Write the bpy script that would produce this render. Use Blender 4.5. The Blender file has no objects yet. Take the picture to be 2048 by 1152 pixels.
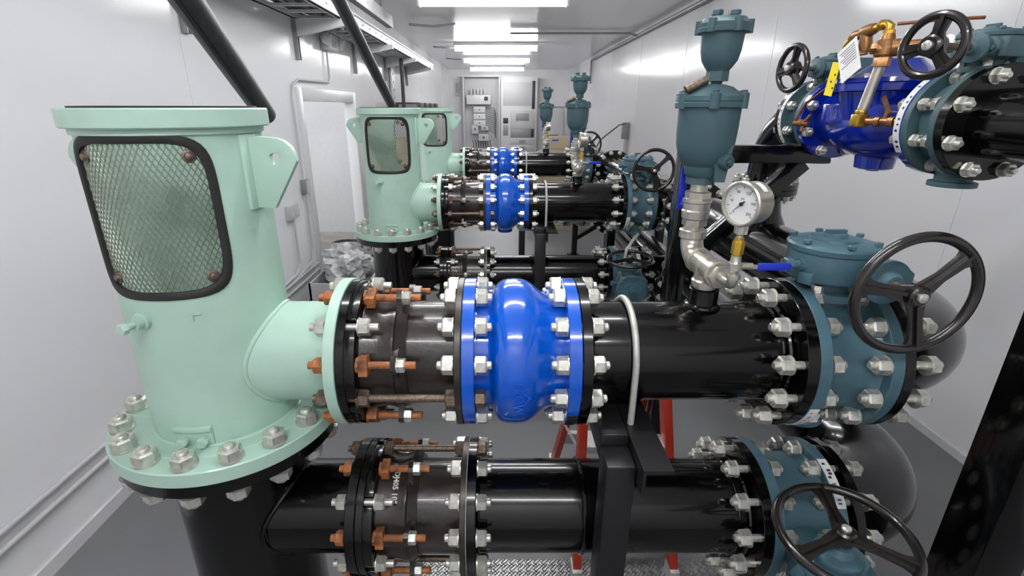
import bpy, bmesh, math, random
from mathutils import Vector, Matrix
random.seed(7)
PI = math.pi
S = bpy.context.scene
COL = S.collection
# ------------------------------------------------------------------ camera, world, exposure
EYE = 1.9
cam_d = bpy.data.cameras.new('camera'); cam = bpy.data.objects.new('camera', cam_d); COL.objects.link(cam)
cam.location = (0, 0, EYE); cam.rotation_euler = (math.radians(70), 0, 0)
cam_d.sensor_width = 36; cam_d.lens = 36 * 990 / 2048; cam_d.shift_x = 25 / 2048; cam_d.clip_start = 0.02
S.camera = cam
S.view_settings.view_transform = 'Standard'; S.view_settings.look = 'None'
S.view_settings.gamma = 1; S.view_settings.use_curve_mapping = False
S.view_settings.exposure = 0.62
wd = bpy.data.worlds.new('sky'); S.world = wd; wd.use_nodes = True
wd.node_tree.nodes['Background'].inputs[0].default_value = (0.97, 0.98, 1.0, 1)
wd.node_tree.nodes['Background'].inputs[1].default_value = 1.2
LAMP_POWER = 24.0
# ------------------------------------------------------------------ materials
def lin(c):
    return tuple(((x / 255) / 12.92 if x / 255 <= .04045 else ((x / 255 + .055) / 1.055) ** 2.4) for x in c) + (1,)
def mat(name, rgb, rough=.5, metal=0., coat=0., var=0., vscale=20., bump=0., bscale=40., rgb2=None, spec=.5):
    m = bpy.data.materials.new(name); m.use_nodes = True
    nt = m.node_tree; b = nt.nodes['Principled BSDF']
    b.inputs['Roughness'].default_value = rough; b.inputs['Metallic'].default_value = metal
    b.inputs['Coat Weight'].default_value = coat; b.inputs['Coat Roughness'].default_value = .06
    b.inputs['Specular IOR Level'].default_value = spec
    c = lin(rgb)
    tc = nt.nodes.new('ShaderNodeTexCoord')
    n = nt.nodes.new('ShaderNodeTexNoise'); n.inputs['Scale'].default_value = vscale; n.inputs['Detail'].default_value = 5
    nt.links.new(tc.outputs['Object'], n.inputs['Vector'])
    r = nt.nodes.new('ShaderNodeValToRGB')
    c2 = lin(rgb2) if rgb2 else tuple(x * (1 - var) for x in c[:3]) + (1,)
    r.color_ramp.elements[0].position = .35; r.color_ramp.elements[0].color = c2
    r.color_ramp.elements[1].position = .62; r.color_ramp.elements[1].color = c
    nt.links.new(n.outputs['Fac'], r.inputs['Fac']); nt.links.new(r.outputs['Color'], b.inputs['Base Color'])
    if bump:
        n2 = nt.nodes.new('ShaderNodeTexNoise'); n2.inputs['Scale'].default_value = bscale; n2.inputs['Detail'].default_value = 3
        nt.links.new(tc.outputs['Object'], n2.inputs['Vector'])
        bp = nt.nodes.new('ShaderNodeBump'); bp.inputs['Strength'].default_value = bump; bp.inputs['Distance'].default_value = .01
        nt.links.new(n2.outputs['Fac'], bp.inputs['Height']); nt.links.new(bp.outputs['Normal'], b.inputs['Normal'])
    return m
def glow(name, strength, rgb=(1, 1, 1)):
    m = bpy.data.materials.new(name); m.use_nodes = True; nt = m.node_tree
    b = nt.nodes['Principled BSDF']; b.inputs['Base Color'].default_value = (.8, .8, .8, 1)
    b.inputs['Emission Color'].default_value = rgb + (1,); b.inputs['Emission Strength'].default_value = strength
    return m
def plate_mat(name, rgb):
    """raised diamond tread plate"""
    m = mat(name, rgb, .35, .9, var=.3, vscale=6)
    nt = m.node_tree; b = nt.nodes['Principled BSDF']
    tc = nt.nodes.new('ShaderNodeTexCoord')
    hs = []
    for k, ang in enumerate((45, -45)):
        mp = nt.nodes.new('ShaderNodeMapping'); mp.inputs['Rotation'].default_value = (0, 0, math.radians(ang))
        mp.inputs['Location'].default_value = (.013 * k, 0, 0)
        nt.links.new(tc.outputs['Object'], mp.inputs['Vector'])
        v = nt.nodes.new('ShaderNodeTexBrick'); v.offset = .5
        v.inputs['Scale'].default_value = 1; v.inputs['Brick Width'].default_value = .05; v.inputs['Row Height'].default_value = .025
        v.inputs['Mortar Size'].default_value = .009; v.inputs['Mortar Smooth'].default_value = .6
        nt.links.new(mp.outputs[0], v.inputs['Vector']); hs.append(v)
    mx = nt.nodes.new('ShaderNodeMath'); mx.operation = 'ADD'
    nt.links.new(hs[0].outputs['Fac'], mx.inputs[0]); nt.links.new(hs[1].outputs['Fac'], mx.inputs[1])
    bp = nt.nodes.new('ShaderNodeBump'); bp.inputs['Strength'].default_value = 1; bp.inputs['Distance'].default_value = .004; bp.invert = True
    nt.links.new(mx.outputs[0], bp.inputs['Height']); nt.links.new(bp.outputs['Normal'], b.inputs['Normal'])
    return m
M = dict(
    mint=mat('mint_paint', (180, 212, 196), .38, var=.07, vscale=9, coat=.15, bump=.02, bscale=120),
    black=mat('black_gloss_paint', (9, 8, 8), .16, coat=.28, spec=.35, var=.4, vscale=5, bump=.03, bscale=14),
    cast=mat('dark_cast_iron', (52, 44, 40), .28, coat=.3, var=.5, vscale=14, bump=.10, bscale=60),
    ironflange=mat('brushed_iron_flange', (78, 72, 66), .35, .5, var=.5, vscale=18),
    blue=mat('bright_blue_enamel', (2, 88, 206), .16, coat=.7, bump=.05, bscale=30, var=.1),
    deep=mat('deep_blue_enamel', (6, 40, 162), .15, coat=.7, bump=.06, bscale=25, var=.15),
    teal=mat('slate_teal_paint', (74, 108, 121), .42, coat=.1, var=.22, vscale=9, bump=.05, bscale=60),
    teal2=mat('grey_teal_paint', (66, 94, 101), .48, var=.15, vscale=9, bump=.06, bscale=60),
    zinc=mat('zinc_plated_steel', (222, 221, 212), .27, .65, var=.28, vscale=60),
    brown=mat('brown_weathered_steel', (112, 84, 66), .5, .4, rgb2=(58, 44, 38), vscale=35),
    rust=mat('rusty_steel', (182, 112, 62), .6, .1, rgb2=(104, 64, 42), vscale=35, bump=.2, bscale=120),
    rod=mat('threaded_dark_steel', (128, 112, 98), .4, .7, var=.4, vscale=120, bump=.2, bscale=300),
    steel=mat('stainless_fitting', (205, 200, 188), .3, .8, var=.25, vscale=30, bump=.06, bscale=60),
    galv=mat('galvanised_rod', (200, 200, 194), .45, .35, var=.15, vscale=30),
    brass=mat('brass', (206, 164, 62), .28, .85, var=.3, vscale=40),
    bronze=mat('bronze', (166, 120, 78), .38, .7, var=.35, vscale=40, bump=.1, bscale=80),
    wheel=mat('black_handwheel_paint', (34, 28, 26), .25, coat=.5, var=.4, vscale=30, bump=.08, bscale=60),
    satin=mat('satin_black_paint', (26, 26, 28), .42, coat=.05, var=.2, vscale=8),
    rubber=mat('black_rubber', (34, 33, 31), .6, var=.2, vscale=40),
    screen=mat('expanded_metal', (158, 160, 148), .42, .5, var=.2),
    handle=mat('blue_vinyl_handle', (22, 48, 190), .35, coat=.2),
    wall=mat('white_wall_panel', (236, 236, 238), .15, var=.015, vscale=.7, bump=.12, bscale=1.8, spec=.16),
    ceil=mat('white_ceiling_panel', (236, 236, 238), .2, var=.01, vscale=.7, bump=.03, bscale=1.2, spec=.25),
    floor=mat('grey_floor_coating', (122, 122, 125), .45, var=.16, vscale=1.2, bump=.08, bscale=500),
    trim=mat('white_trim', (215, 215, 217), .35, var=.03),
    grey=mat('light_grey_enamel', (196, 196, 198), .4, var=.04),
    mid=mat('mid_grey_metal', (150, 150, 152), .4, .2, var=.1),
    dark=mat('dark_grey_metal', (62, 62, 64), .45, .2, var=.2),
    hose=mat('black_sleeve', (70, 70, 72), .5, var=.3, vscale=20, bump=.1, bscale=60),
    tan=mat('tan_cardboard', (158, 146, 122), .75, var=.1, vscale=6),
    red=mat('red_fibreglass', (186, 50, 26), .4, var=.1, coat=.2),
    alu=mat('bare_aluminium', (206, 206, 206), .35, .6, var=.15),
    yellow=mat('yellow_label', (236, 214, 20), .5),
    white=mat('white_label', (232, 232, 230), .5, var=.03),
    ink=mat('black_print', (30, 30, 52), .5),
    print_white=mat('white_stencil_paint', (222, 222, 216), .6),
    copper=mat('copper_tube', (176, 116, 84), .3, .85, var=.2),
    plastic=mat('crumpled_clear_plastic', (206, 206, 208), .25, var=.25, vscale=12, bump=.7, bscale=18),
    lamp=glow('lit_tube_lamp', LAMP_POWER),
    tread=plate_mat('tread_plate', (150, 150, 150)),
    outside=mat('outside_ground', (128, 126, 122), .8, var=.3, vscale=3),
)
# ------------------------------------------------------------------ mesh builder
def frame(ax):
    w = Vector(ax).normalized()
    a = Vector((0, 0, 1)) if abs(w.z) < .9 else Vector((1, 0, 0))
    u = a.cross(w).normalized(); v = w.cross(u)
    return u, v, w
X, Y, Z = Vector((1, 0, 0)), Vector((0, 1, 0)), Vector((0, 0, 1))
class MB:
    def __init__(s): s.v = []; s.f = []; s.mi = []; s.cur = 0
    def m(s, i): s.cur = i; return s
    def add(s, vs, fs):
        b = len(s.v); s.v += [Vector(p) for p in vs]
        for f in fs: s.f.append(tuple(b + i for i in f)); s.mi.append(s.cur)
        return s
    def lathe(s, prof, o=(0, 0, 0), ax=(0, 0, 1), n=48, caps=True, u=None):
        """prof: list of (along, radius)"""
        o = Vector(o); U, V, W = frame(ax)
        if u is not None: U = Vector(u); V = W.cross(U)
        vs = []; fs = []
        for (a, r) in prof:
            for k in range(n):
                t = 2 * PI * k / n
                vs.append(o + W * a + (U * math.cos(t) + V * math.sin(t)) * r)
        for i in range(len(prof) - 1):
            for k in range(n):
                k2 = (k + 1) % n
                fs.append((i * n + k, i * n + k2, (i + 1) * n + k2, (i + 1) * n + k))
        if caps:
            fs.append(tuple(reversed(range(n)))); fs.append(tuple((len(prof) - 1) * n + k for k in range(n)))
        return s.add(vs, fs)
    def ring(s, r0, r1, a0, a1, o=(0, 0, 0), ax=(0, 0, 1), n=48, ch=.0015):
        """annulus with inner radius r0, outer r1"""
        p = [(a0, r0), (a0, r1 - ch), (a0 + ch, r1), (a1 - ch, r1), (a1, r1 - ch), (a1, r0), (a0, r0)]
        return s.lathe(p, o, ax, n, caps=False)
    def cyl(s, p0, p1, r, n=24, r1=None):
        p0 = Vector(p0); p1 = Vector(p1); d = p1 - p0
        return s.lathe([(0, r), (d.length, r if r1 is None else r1)], p0, d, n)
    def hexa(s, o, ax, af, h, rot=0.):
        U, V, W = frame(ax); R = af / math.sqrt(3); U2 = U * math.cos(rot) + V * math.sin(rot)
        return s.lathe([(0, R), (h * .84, R), (h, R * .84)], o, ax, 6, u=U2)
    def tube(s, pts, r, n=12, caps=True, closed=False):
        pts = [Vector(p) for p in pts]; rs = r if isinstance(r, (list, tuple)) else [r] * len(pts)
        N = len(pts); vs = []; fs = []; prev = None
        for i, p in enumerate(pts):
            if closed: t = pts[(i + 1) % N] - pts[i - 1]
            else: t = pts[min(i + 1, N - 1)] - pts[max(i - 1, 0)]
            t.normalize()
            if prev is None: u, v, w = frame(t)
            else:
                u = prev - t * prev.dot(t); u.normalize(); v = t.cross(u)
            prev = u
            for k in range(n):
                a = 2 * PI * k / n
                vs.append(p + (u * math.cos(a) + v * math.sin(a)) * rs[i])
        for i in range(N if closed else N - 1):
            j = (i + 1) % N
            for k in range(n):
                k2 = (k + 1) % n
                fs.append((i * n + k, i * n + k2, j * n + k2, j * n + k))
        if caps and not closed:
            fs.append(tuple(reversed(range(n)))); fs.append(tuple((N - 1) * n + k for k in range(n)))
        return s.add(vs, fs)
    def torus(s, o, ax, R, r, n=48, m=12, squash=1):
        U, V, W = frame(ax); o = Vector(o)
        return s.tube([o + (U * math.cos(2 * PI * i / n) + V * math.sin(2 * PI * i / n)) * R for i in range(n)], r, m, closed=True)
    def box(s, c, size, R=None):
        c = Vector(c); h = Vector(size) / 2; vs = []
        for sx in (-1, 1):
            for sy in (-1, 1):
                for sz in (-1, 1):
                    p = Vector((sx * h.x, sy * h.y, sz * h.z))
                    if R is not None: p = R @ p
                    vs.append(c + p)
        return s.add(vs, [(0, 1, 3, 2), (4, 6, 7, 5), (0, 4, 5, 1), (2, 3, 7, 6), (0, 2, 6, 4), (1, 5, 7, 3)])
    def bx(s, x0, x1, y0, y1, z0, z1):
        return s.box(((x0 + x1) / 2, (y0 + y1) / 2, (z0 + z1) / 2), (x1 - x0, y1 - y0, z1 - z0))
    def beam(s, p0, p1, w, h, up=(0, 0, 1)):
        p0 = Vector(p0); p1 = Vector(p1); d = (p1 - p0); L = d.length; d.normalize()
        sdir = d.cross(Vector(up)).normalized(); u = sdir.cross(d)
        R = Matrix((d, sdir, u)).transposed()
        return s.box((p0 + p1) / 2, (L, w, h), R)
    def prism(s, poly, o, u, v, t):
        """polygon (a,b) in the plane u,v at o, extruded by thickness t along u x v, centred"""
        o = Vector(o); u = Vector(u); v = Vector(v); w = u.cross(v).normalized() * (t / 2); n = len(poly)
        vs = [o + u * a + v * b - w for a, b in poly] + [o + u * a + v * b + w for a, b in poly]
        fs = [tuple(reversed(range(n))), tuple(range(n, 2 * n))] + [(i, (i + 1) % n, n + (i + 1) % n, n + i) for i in range(n)]
        return s.add(vs, fs)
    def plate_hole(s, poly, o, u, v, t, hc, hr):
        """convex plate with a round hole"""
        o = Vector(o); u = Vector(u); v = Vector(v); w = u.cross(v).normalized() * (t / 2)
        n = len(poly); inner = []
        for a, b in poly:
            dx, dy = a - hc[0], b - hc[1]; L = math.hypot(dx, dy); inner.append((hc[0] + dx / L * hr, hc[1] + dy / L * hr))
        P = lambda ab, sg: o + u * ab[0] + v * ab[1] + w * sg
        vs = [P(p, -1) for p in poly] + [P(p, -1) for p in inner] + [P(p, 1) for p in poly] + [P(p, 1) for p in inner]
        fs = []
        for i in range(n):
            j = (i + 1) % n
            fs += [(i, n + i, n + j, j), (2 * n + i, 2 * n + j, 3 * n + j, 3 * n + i), (i, j, 2 * n + j, 2 * n + i), (n + i, 3 * n + i, 3 * n + j, n + j)]
        return s.add(vs, fs)
    def xf(s, Mx):
        s.v = [Mx @ p for p in s.v]; return s
    def build(s, name, mats, parent=None, loc=(0, 0, 0), bevel=0, sharp=35, flat=False):
        me = bpy.data.meshes.new(name); me.from_pydata([tuple(p) for p in s.v], [], s.f)
        if not isinstance(mats, (list, tuple)): mats = [mats]
        for mm in mats: me.materials.append(mm)
        for p, i in zip(me.polygons, s.mi): p.material_index = i
        bm = bmesh.new(); bm.from_mesh(me)
        bmesh.ops.recalc_face_normals(bm, faces=bm.faces)
        if bevel:
            es = [e for e in bm.edges if len(e.link_faces) == 2 and e.calc_face_angle(0) > .6]
            bmesh.ops.bevel(bm, geom=es, offset=bevel, segments=2, affect='EDGES', profile=.5)
        bm.to_mesh(me); bm.free()
        if not flat:
            me.shade_smooth(); me.set_sharp_from_angle(angle=math.radians(sharp))
        o = bpy.data.objects.new(name, me); COL.objects.link(o); o.location = loc
        if parent is not None: o.parent = parent
        return o
def build_each(q, name, m, parent, bevel=0):
    """every loose piece of q becomes a part of its own"""
    par = list(range(len(q.v)))
    def find(a):
        while par[a] != a: par[a] = par[par[a]]; a = par[a]
        return a
    for f in q.f:
        for i in f[1:]: par[find(i)] = find(f[0])
    groups = {}
    for k, f in enumerate(q.f): groups.setdefault(find(f[0]), []).append(k)
    out = []
    for g in groups.values():
        ids = sorted({i for k in g for i in q.f[k]}); mp = {a: b for b, a in enumerate(ids)}
        n_ = MB(); n_.add([q.v[i] for i in ids], [tuple(mp[i] for i in q.f[k]) for k in g]); out.append(n_.build(name, m, parent, bevel=bevel))
    return out
def tag(o, label, cat, group=None):
    o['label'] = label; o['category'] = cat
    if group: o['group'] = group
    return o
def thing(name, label, cat, loc=(0, 0, 0), group=None, rz=0):
    o = bpy.data.objects.new(name, None); COL.objects.link(o); o.location = loc; o.rotation_euler = (0, 0, rz); o.empty_display_size = .1
    return tag(o, label, cat, group)
def dup(o, loc=None, label=None, parent=None):
    c = o.copy(); COL.objects.link(c)
    if parent is not None: c.parent = parent
    if loc is not None: c.location = loc
    if label: c['label'] = label
    for ch in [q for q in bpy.data.objects if q.parent == o]: dup(ch, None, None, c)
    return c
def inst(src, name, parent, loc, rot=None):
    """another part sharing src's mesh"""
    o = bpy.data.objects.new(name, src if isinstance(src, bpy.types.Mesh) else src.data); COL.objects.link(o)
    o.parent = parent; o.location = loc
    if rot is not None: o.rotation_euler = rot
    return o
def struct(name, mb, m, **k):
    o = mb.build(name, m, **k); o['kind'] = 'structure'; return o
def text_geo(txt, size, depth=0.):
    cu = bpy.data.curves.new('t', 'FONT'); cu.body = txt; cu.size = size; cu.align_x = 'CENTER'; cu.align_y = 'CENTER'; cu.resolution_u = 2; cu.extrude = depth; cu.offset = size * .02 if depth else 0
    o = bpy.data.objects.new('t', cu); COL.objects.link(o); bpy.context.view_layer.update()
    me = bpy.data.meshes.new_from_object(o); bpy.data.objects.remove(o)
    vs = [(v.co.x, v.co.y, v.co.z) if depth else (v.co.x, v.co.y) for v in me.vertices]; fs = [tuple(p.vertices) for p in me.polygons]
    bpy.data.meshes.remove(me); bpy.data.curves.remove(cu)
    return vs, fs
def arc(c, u, v, R, a0, a1, n):
    c = Vector(c); u = Vector(u); v = Vector(v)
    return [c + (u * math.cos(math.radians(a0 + (a1 - a0) * i / n)) + v * math.sin(math.radians(a0 + (a1 - a0) * i / n))) * R for i in range(n + 1)]
# ================================================================== THE ROOM
XL, XR, YB, YF, CZ = -1.94, 2.64, 20.5, -1.6, 3.26
DY0, DY1, DZ = 5.15, 6.95, 1.98
struct('floor', MB().bx(XL - .1, XR + .1, YF, YB, -.1, 0), M['floor'])
struct('ceiling', MB().bx(XL - .1, XR + .1, YF, YB, CZ, CZ + .1), M['ceil'])
w = MB(); w.bx(XL - .1, XL, YF, DY0, 0, CZ); w.bx(XL - .1, XL, DY1, YB, 0, CZ); w.bx(XL - .1, XL, DY0, DY1, DZ, CZ)
struct('wall_left', w, M['wall'])
struct('wall_right', MB().bx(XR, XR + .1, YF, YB, 0, CZ), M['wall'])
struct('wall_back', MB().bx(XL - .1, XR + .1, YB, YB + .1, 0, CZ), M['wall'])
struct('wall_front', MB().bx(XL - .1, XR + .1, YF - .1, YF, 0, CZ), M['wall'])
t = MB(); t.bx(XL, XL + .012, YF, DY0 - .12, 0, .07); t.bx(XL, XL + .012, DY1 + .12, YB, 0, .07)
struct('baseboard_left', t, M['trim'])
struct('baseboard_right', MB().bx(XR - .012, XR, YF, YB, 0, .05), M['trim'])
t = MB()
for y0, y1 in ((DY0 - .11, DY0 + .015), (DY1 - .015, DY1 + .11)): t.bx(XL - .11, XL + .025, y0 if y0 > DY0 else y0, y1, 0, DZ + .11)
t.bx(XL - .11, XL + .025, DY0 + .015, DY1 - .015, DZ - .015, DZ + .11)
struct('trim_1', t, M['trim'], bevel=.006)
t = MB()
for k in range(9): t.bx(XL, XL + .003, .9 + 2.44 * k, .925 + 2.44 * k, .07, CZ) if not (DY0 - .2 < .9 + 2.44 * k < DY1 + .2) else None
for k in range(9): t.bx(XR - .003, XR, .4 + 2.44 * k, .425 + 2.44 * k, .05, CZ)
struct('trim_2', t, M['wall'])
# tread plate let into the floor in front of the first pump
tp = MB(); tp.bx(-.35, 1.3, -.3, 1.66, 0, .008)
tag(tp.build('tread_plate', M['tread']), 'steel diamond tread plate lying on the floor below the nearest lower pipe', 'floor plate')
# opened door leaf outside, ground outside
d = thing('door', 'white door leaf standing open beyond the doorway', 'door', (XL - .12, 7.42, 0))
MB().bx(-1.25, -.03, -.025, .025, .12, 2.02).build('door_leaf', M['grey'], d, bevel=.004)
h = MB(); 
for z in (.4, 1.1, 1.75): h.bx(-.05, .015, -.035, -.02, z, z + .11)
build_each(h, 'hinge', M['mid'], d)
struct('ground_outside', MB().bx(-9, XL - .1, 2, 14, -.12, -.02), M['outside'])
# ceiling lamps
LY = (-.6, 1.6, 4.3, 6.95, 12.1, 15.1, 18.4)  # first three are out of view, added for fill light and reflections
lab = ('unseen lit strip light added for fill, behind the camera at the room front', 'unseen lit strip light added for fill, second from the room front', 'unseen lit strip light added for light and reflections, just before the largest visible one',
       'largest lit strip light at the top edge of the picture', 'widest lit strip light of the far group, second down in the row', 'third lit ceiling strip light down in the row, in the far group', 'smallest farthest lit ceiling strip light by the back wall')
L0 = None
for i, yy in enumerate(LY):
    if L0 is None:
        L0 = thing('ceiling_light', lab[0], 'ceiling light', (-.08, yy, CZ), 'ceiling strip lights')
        MB().bx(-.93, .93, -.085, .085, -.075, 0).build('light_housing', M['trim'], L0, bevel=.004)
        MB().lathe([(0, .03), (.01, .05), (1.8, .05), (1.81, .03)], (-.905, 0, -.13), X, 16).build('diffuser', M['lamp'], L0)
        e = MB(); e.bx(-.93, -.905, -.06, .06, -.185, -.07); e.bx(.905, .93, -.06, .06, -.185, -.07); build_each(e, 'end_cap', M['trim'], L0)
    else: dup(L0, (-.08, yy, CZ), lab[i])
# conduits
def conduit(name, pts, r, label, m='grey', cat='conduit', group=None):
    return tag(MB().tube(pts, r, 10).build(name, M[m]), label, cat, group)
conduit('wall_conduit', [(XL + .03, YF, .37), (XL + .03, 5.0, .37)], .012, 'upper of two thin white conduits low on left wall', group='low conduits on left wall')
conduit('wall_conduit', [(XL + .03, YF, .30), (XL + .03, 5.0, .30)], .012, 'lower of two thin white conduits low on left wall', group='low conduits on left wall')
conduit('ceiling_conduit', [(XR - .05, YF, CZ - .09), (XR - .05, 15.2, CZ - .09), (XR - .05, 15.3, CZ - .12), (XR - .05, 15.3, 2.55)], .03, 'long grey conduit along the top of right wall', 'mid')
conduit('ceiling_conduit', [(XR - .08, 10.3, CZ - .09), (XR - .2, 10.4, CZ - .04), (.2, 10.4, CZ - .04)], .02, 'grey conduit crossing the ceiling towards right wall', 'mid')
for k, yy in enumerate((9.2, 12.4, 15.2)):
    conduit('ceiling_conduit', [(-1.5, yy, CZ - .06), (-1.1, yy, CZ - .09), (-.75, yy + .15, CZ - .03)], .018,
            ('nearest', 'middle', 'farthest')[k] + ' thin conduit from cable tray to ceiling lamp', 'mid', group='conduits from tray to lamps')
xw = XL + .025
conduit('door_conduit', [(xw, 6.05, 2.5), (xw, 6.05, 2.22), (xw, 6.0, 2.17), (xw, 5.1, 2.155), (xw, 4.95, 2.1), (xw, 4.9, 2.0), (xw, 4.9, 1.2)], .011, 'thin conduit looping over the doorway from emergency light')
conduit('door_conduit', [(xw, 4.92, 1.15), (xw, 4.92, .55), (xw, 4.85, .42), (xw, 4.3, .36)], .011, 'thin conduit running down beside doorway from junction box')
conduit('door_conduit', [(xw, 4.55, .95), (xw, 4.55, .5), (xw, 4.45, .42), (xw, 4.0, .40)], .011, 'thin conduit running down from the light switch plate')
b = thing('junction_box', 'small grey junction box on left wall beside doorway', 'junction box', (XL, 4.92, 1.12))
MB().bx(0, .06, -.05, .05, -.01, .12).build('box_body', M['mid'], b, bevel=.004); MB().bx(.06, .066, -.045, .045, -.005, .115).build('cover', M['grey'], b)
b = thing('wall_switch', 'white switch plate on left wall below the junction box', 'switch', (XL, 4.55, .93))
MB().bx(0, .04, -.11, .11, 0, .13).build('plate', M['grey'], b, bevel=.004)
for k in (-.05, .05): MB().bx(.04, .05, k - .015, k + .015, .04, .09).build('rocker', M['trim'], b)
e = thing('emergency_light', 'white twin emergency light high on left wall above doorway', 'emergency light', (XL, 6.1, 2.5))
MB().bx(0, .1, -.16, .16, 0, .16).build('housing', M['trim'], e, bevel=.01)
for k in (-.24, .24):
    hd = MB().lathe([(0, .03), (.04, .06), (.09, .06), (.09, .045)], (.05, k, .12), (1, 0, -.5), 20).build('lamp_head', M['trim'], e)
    MB().lathe([(0, .044), (.005, .04)], Vector((.05, k, .12)) + Vector((1, 0, -.5)).normalized() * .086, (1, 0, -.5), 20).build('lens', M['grey'], hd)
MB().bx(.1, .104, -.08, .08, .03, .1).build('test_panel', M['mid'], e)
# ------------------------------------------------------------------ cable tray
TZ = 2.685; T1 = 12.0
tr = thing('cable_tray', 'long white ladder cable tray along top of left wall', 'cable tray', (0, 0, 0))
for x in (XL + .03, -1.49):
    r_ = MB(); r_.bx(x - .012, x + .012, YF + .05, T1, TZ, TZ + .11); r_.bx(x - .03, x + .03, YF + .05, T1, TZ, TZ + .012); r_.bx(x - .03, x + .03, YF + .05, T1, TZ + .10, TZ + .112)
    r_.build('side_rail', M['trim'], tr)
bo = MB()
for k in range(40): bo.lathe([(0, .011), (.008, .009)], (-1.478, .3 + .3 * k, TZ + .055), X, 8)
bo.build('bolt_row', M['mid'], tr)
rung = None
for k in range(44):
    yy = YF + .25 + .3 * k
    if rung is None: rung = MB().bx(XL + .04, -1.5, -.02, .02, 0, .022).build('rung', M['trim'], tr, loc=(0, yy, TZ + .008))
    else: inst(rung, 'rung', tr, (0, yy, TZ + .008))
cb = MB()
for k in range(9):
    x = XL + .08 + .042 * k; pts = [(x + .02 * math.sin(k * 3 + q * .9), YF + .1 + q * .62, TZ + .05 + .012 * math.sin(q * 1.7 + k)) for q in range(22)]
    cb.tube(pts, .011 + .004 * (k % 3), 8)
tag(cb.build('cable_bundle', [M['dark']]), 'dark grey cables lying loosely in the ladder cable tray', 'cable')
for k, yy in enumerate((3.4, 5.2, 7.2, 9.1, 11.1)):
    lb = ('nearest', 'second nearest', 'third nearest', 'fourth nearest', 'farthest')[k] + ' wall strut bracket carrying the cable tray'
    if k == 0:
        S0 = thing('strut_bracket', lb, 'bracket', (XL, yy, 2.33), 'strut brackets below the cable tray')
        q = MB(); q.bx(0, .008, -.03, .03, 0, .42); q.bx(.008, .04, -.03, -.022, 0, .42); q.bx(.008, .04, .022, .03, 0, .42); q.build('wall_strut', M['mid'], S0)
        q = MB(); q.prism([(.0, .20), (.0, .35), (.5, .35), (.5, .30)], (.04, 0, 0), X, Z, .045); q.build('arm', M['trim'], S0)
    else: dup(S0, (XL, yy, 2.33), lb)
c = thing('cable_trunking', 'grey metal trunking hung above outer edge of cable tray', 'trunking', (0, 0, 0))
MB().bx(-1.50, -1.42, YF + .05, 7.4, 2.9, 3.04).build('channel', M['mid'], c)
q = MB(); 
for k in range(26): q.lathe([(0, .010), (.006, .009)], (-1.42, .4 + .27 * k, 2.97), X, 8)
q.build('screw_row', M['trim'], c)
for k in range(5): MB().bx(-1.47, -1.45, .9 + 1.5 * k, .93 + 1.5 * k, 3.04, CZ).build('hanger', M['mid'], c)
# leaning black sleeves above the pump columns
def sleeve(x0, y0, z0, x1, y1, z1, label):
    d = Vector((x1 - x0, y1 - y0, z1 - z0)); U_, V_, W_ = frame(d); L = d.length
    s = thing('black_sleeve_pipe', label, 'pipe', (x0, y0, z0), 'leaning black sleeve pipes')
    m_ = MB(); m_.lathe([(0, .034), (.0, .039), (L, .039), (L, .03), (.01, .03)], (0, 0, 0), d, 32, caps=False); m_.build('sleeve_tube', M['hose'], s)
    MB().tube([U_ * .0 + V_ * -.043 + d * t_ for t_ in (.01, .98)], .006, 8).build('seam_strip', M['dark'], s)
    return s
sleeve(-.95, 2.13, 1.875, -.66, .88, 2.36, 'thick black sleeve pipe leaning down behind the nearest mint column')
sleeve(-.96, 4.68, 1.93, -.86, 2.2, 2.80, 'thinner looking black sleeve pipe ending above middle mint column')
# ------------------------------------------------------------------ far end
def cab_box(p, x0, x1, y0, y1, z0, z1, m, name='panel', bev=.006): return MB().bx(x0, x1, y0, y1, z0, z1).build(name, M[m], p, bevel=bev)
YC = 19.9
cb = thing('switchgear_cabinet', 'tall open switchgear cabinet at back wall, left of the panelboard', 'cabinet', (0, YC, 0))
f = MB(); f.bx(-1.38, -1.32, 0, .55, 0, 3.04); f.bx(-.03, .03, 0, .55, 0, 3.04); f.bx(-1.32, -.03, 0, .55, 2.98, 3.04); f.bx(-1.32, -.03, 0, .55, 0, .1); f.bx(-1.32, -.03, .5, .55, .1, 2.98)
f.build('cabinet_shell', M['grey'], cb)
cab_box(cb, -1.26, -.33, .2, .5, 1.86 + .16, 2.36, 'trim', 'contactor_housing', .02)
for k in range(5): cab_box(cb, -1.1 + .13 * k, -1.04 + .13 * k, .22, .4, 2.36, 2.58, 'grey', 'terminal_fin', .004)
cab_box(cb, -.58, -.44, .185, .2, 2.16, 2.3, 'dark', 'dial')
for k in range(3):
    m_ = cab_box(cb, -1.0, -.54, .25, .5, 1.72 - .24 * k, 1.94 - .24 * k, 'trim', 'breaker_module', .01)
    MB().bx(-.79, -.75, .235, .25, 1.81 - .24 * k, 1.85 - .24 * k).build('toggle', M['dark'], m_)
for (x0, z0, w_, h_) in ((-1.08, .95, .26, .32), (-.72, 1.07, .28, .18), (-.82, .68, .4, .26), (-1.1, .06, .66, .34)):
    m_ = cab_box(cb, x0, x0 + w_, .25, .5, z0, z0 + h_, 'grey', 'relay_block', .01)
    MB().bx(x0 + w_ * .42, x0 + w_ * .6, .235, .25, z0 + h_ * .4, z0 + h_ * .65).build('toggle', M['dark'], m_)
wv = MB()
for k in range(14):
    z = 1.96 - .07 * k; wv.tube([(-.54, .3, z), (-.4, .25, z + .02 * math.sin(k)), (-.2, .24, z - .08), (-.12, .24, z - .3)], .008, 6)
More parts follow.
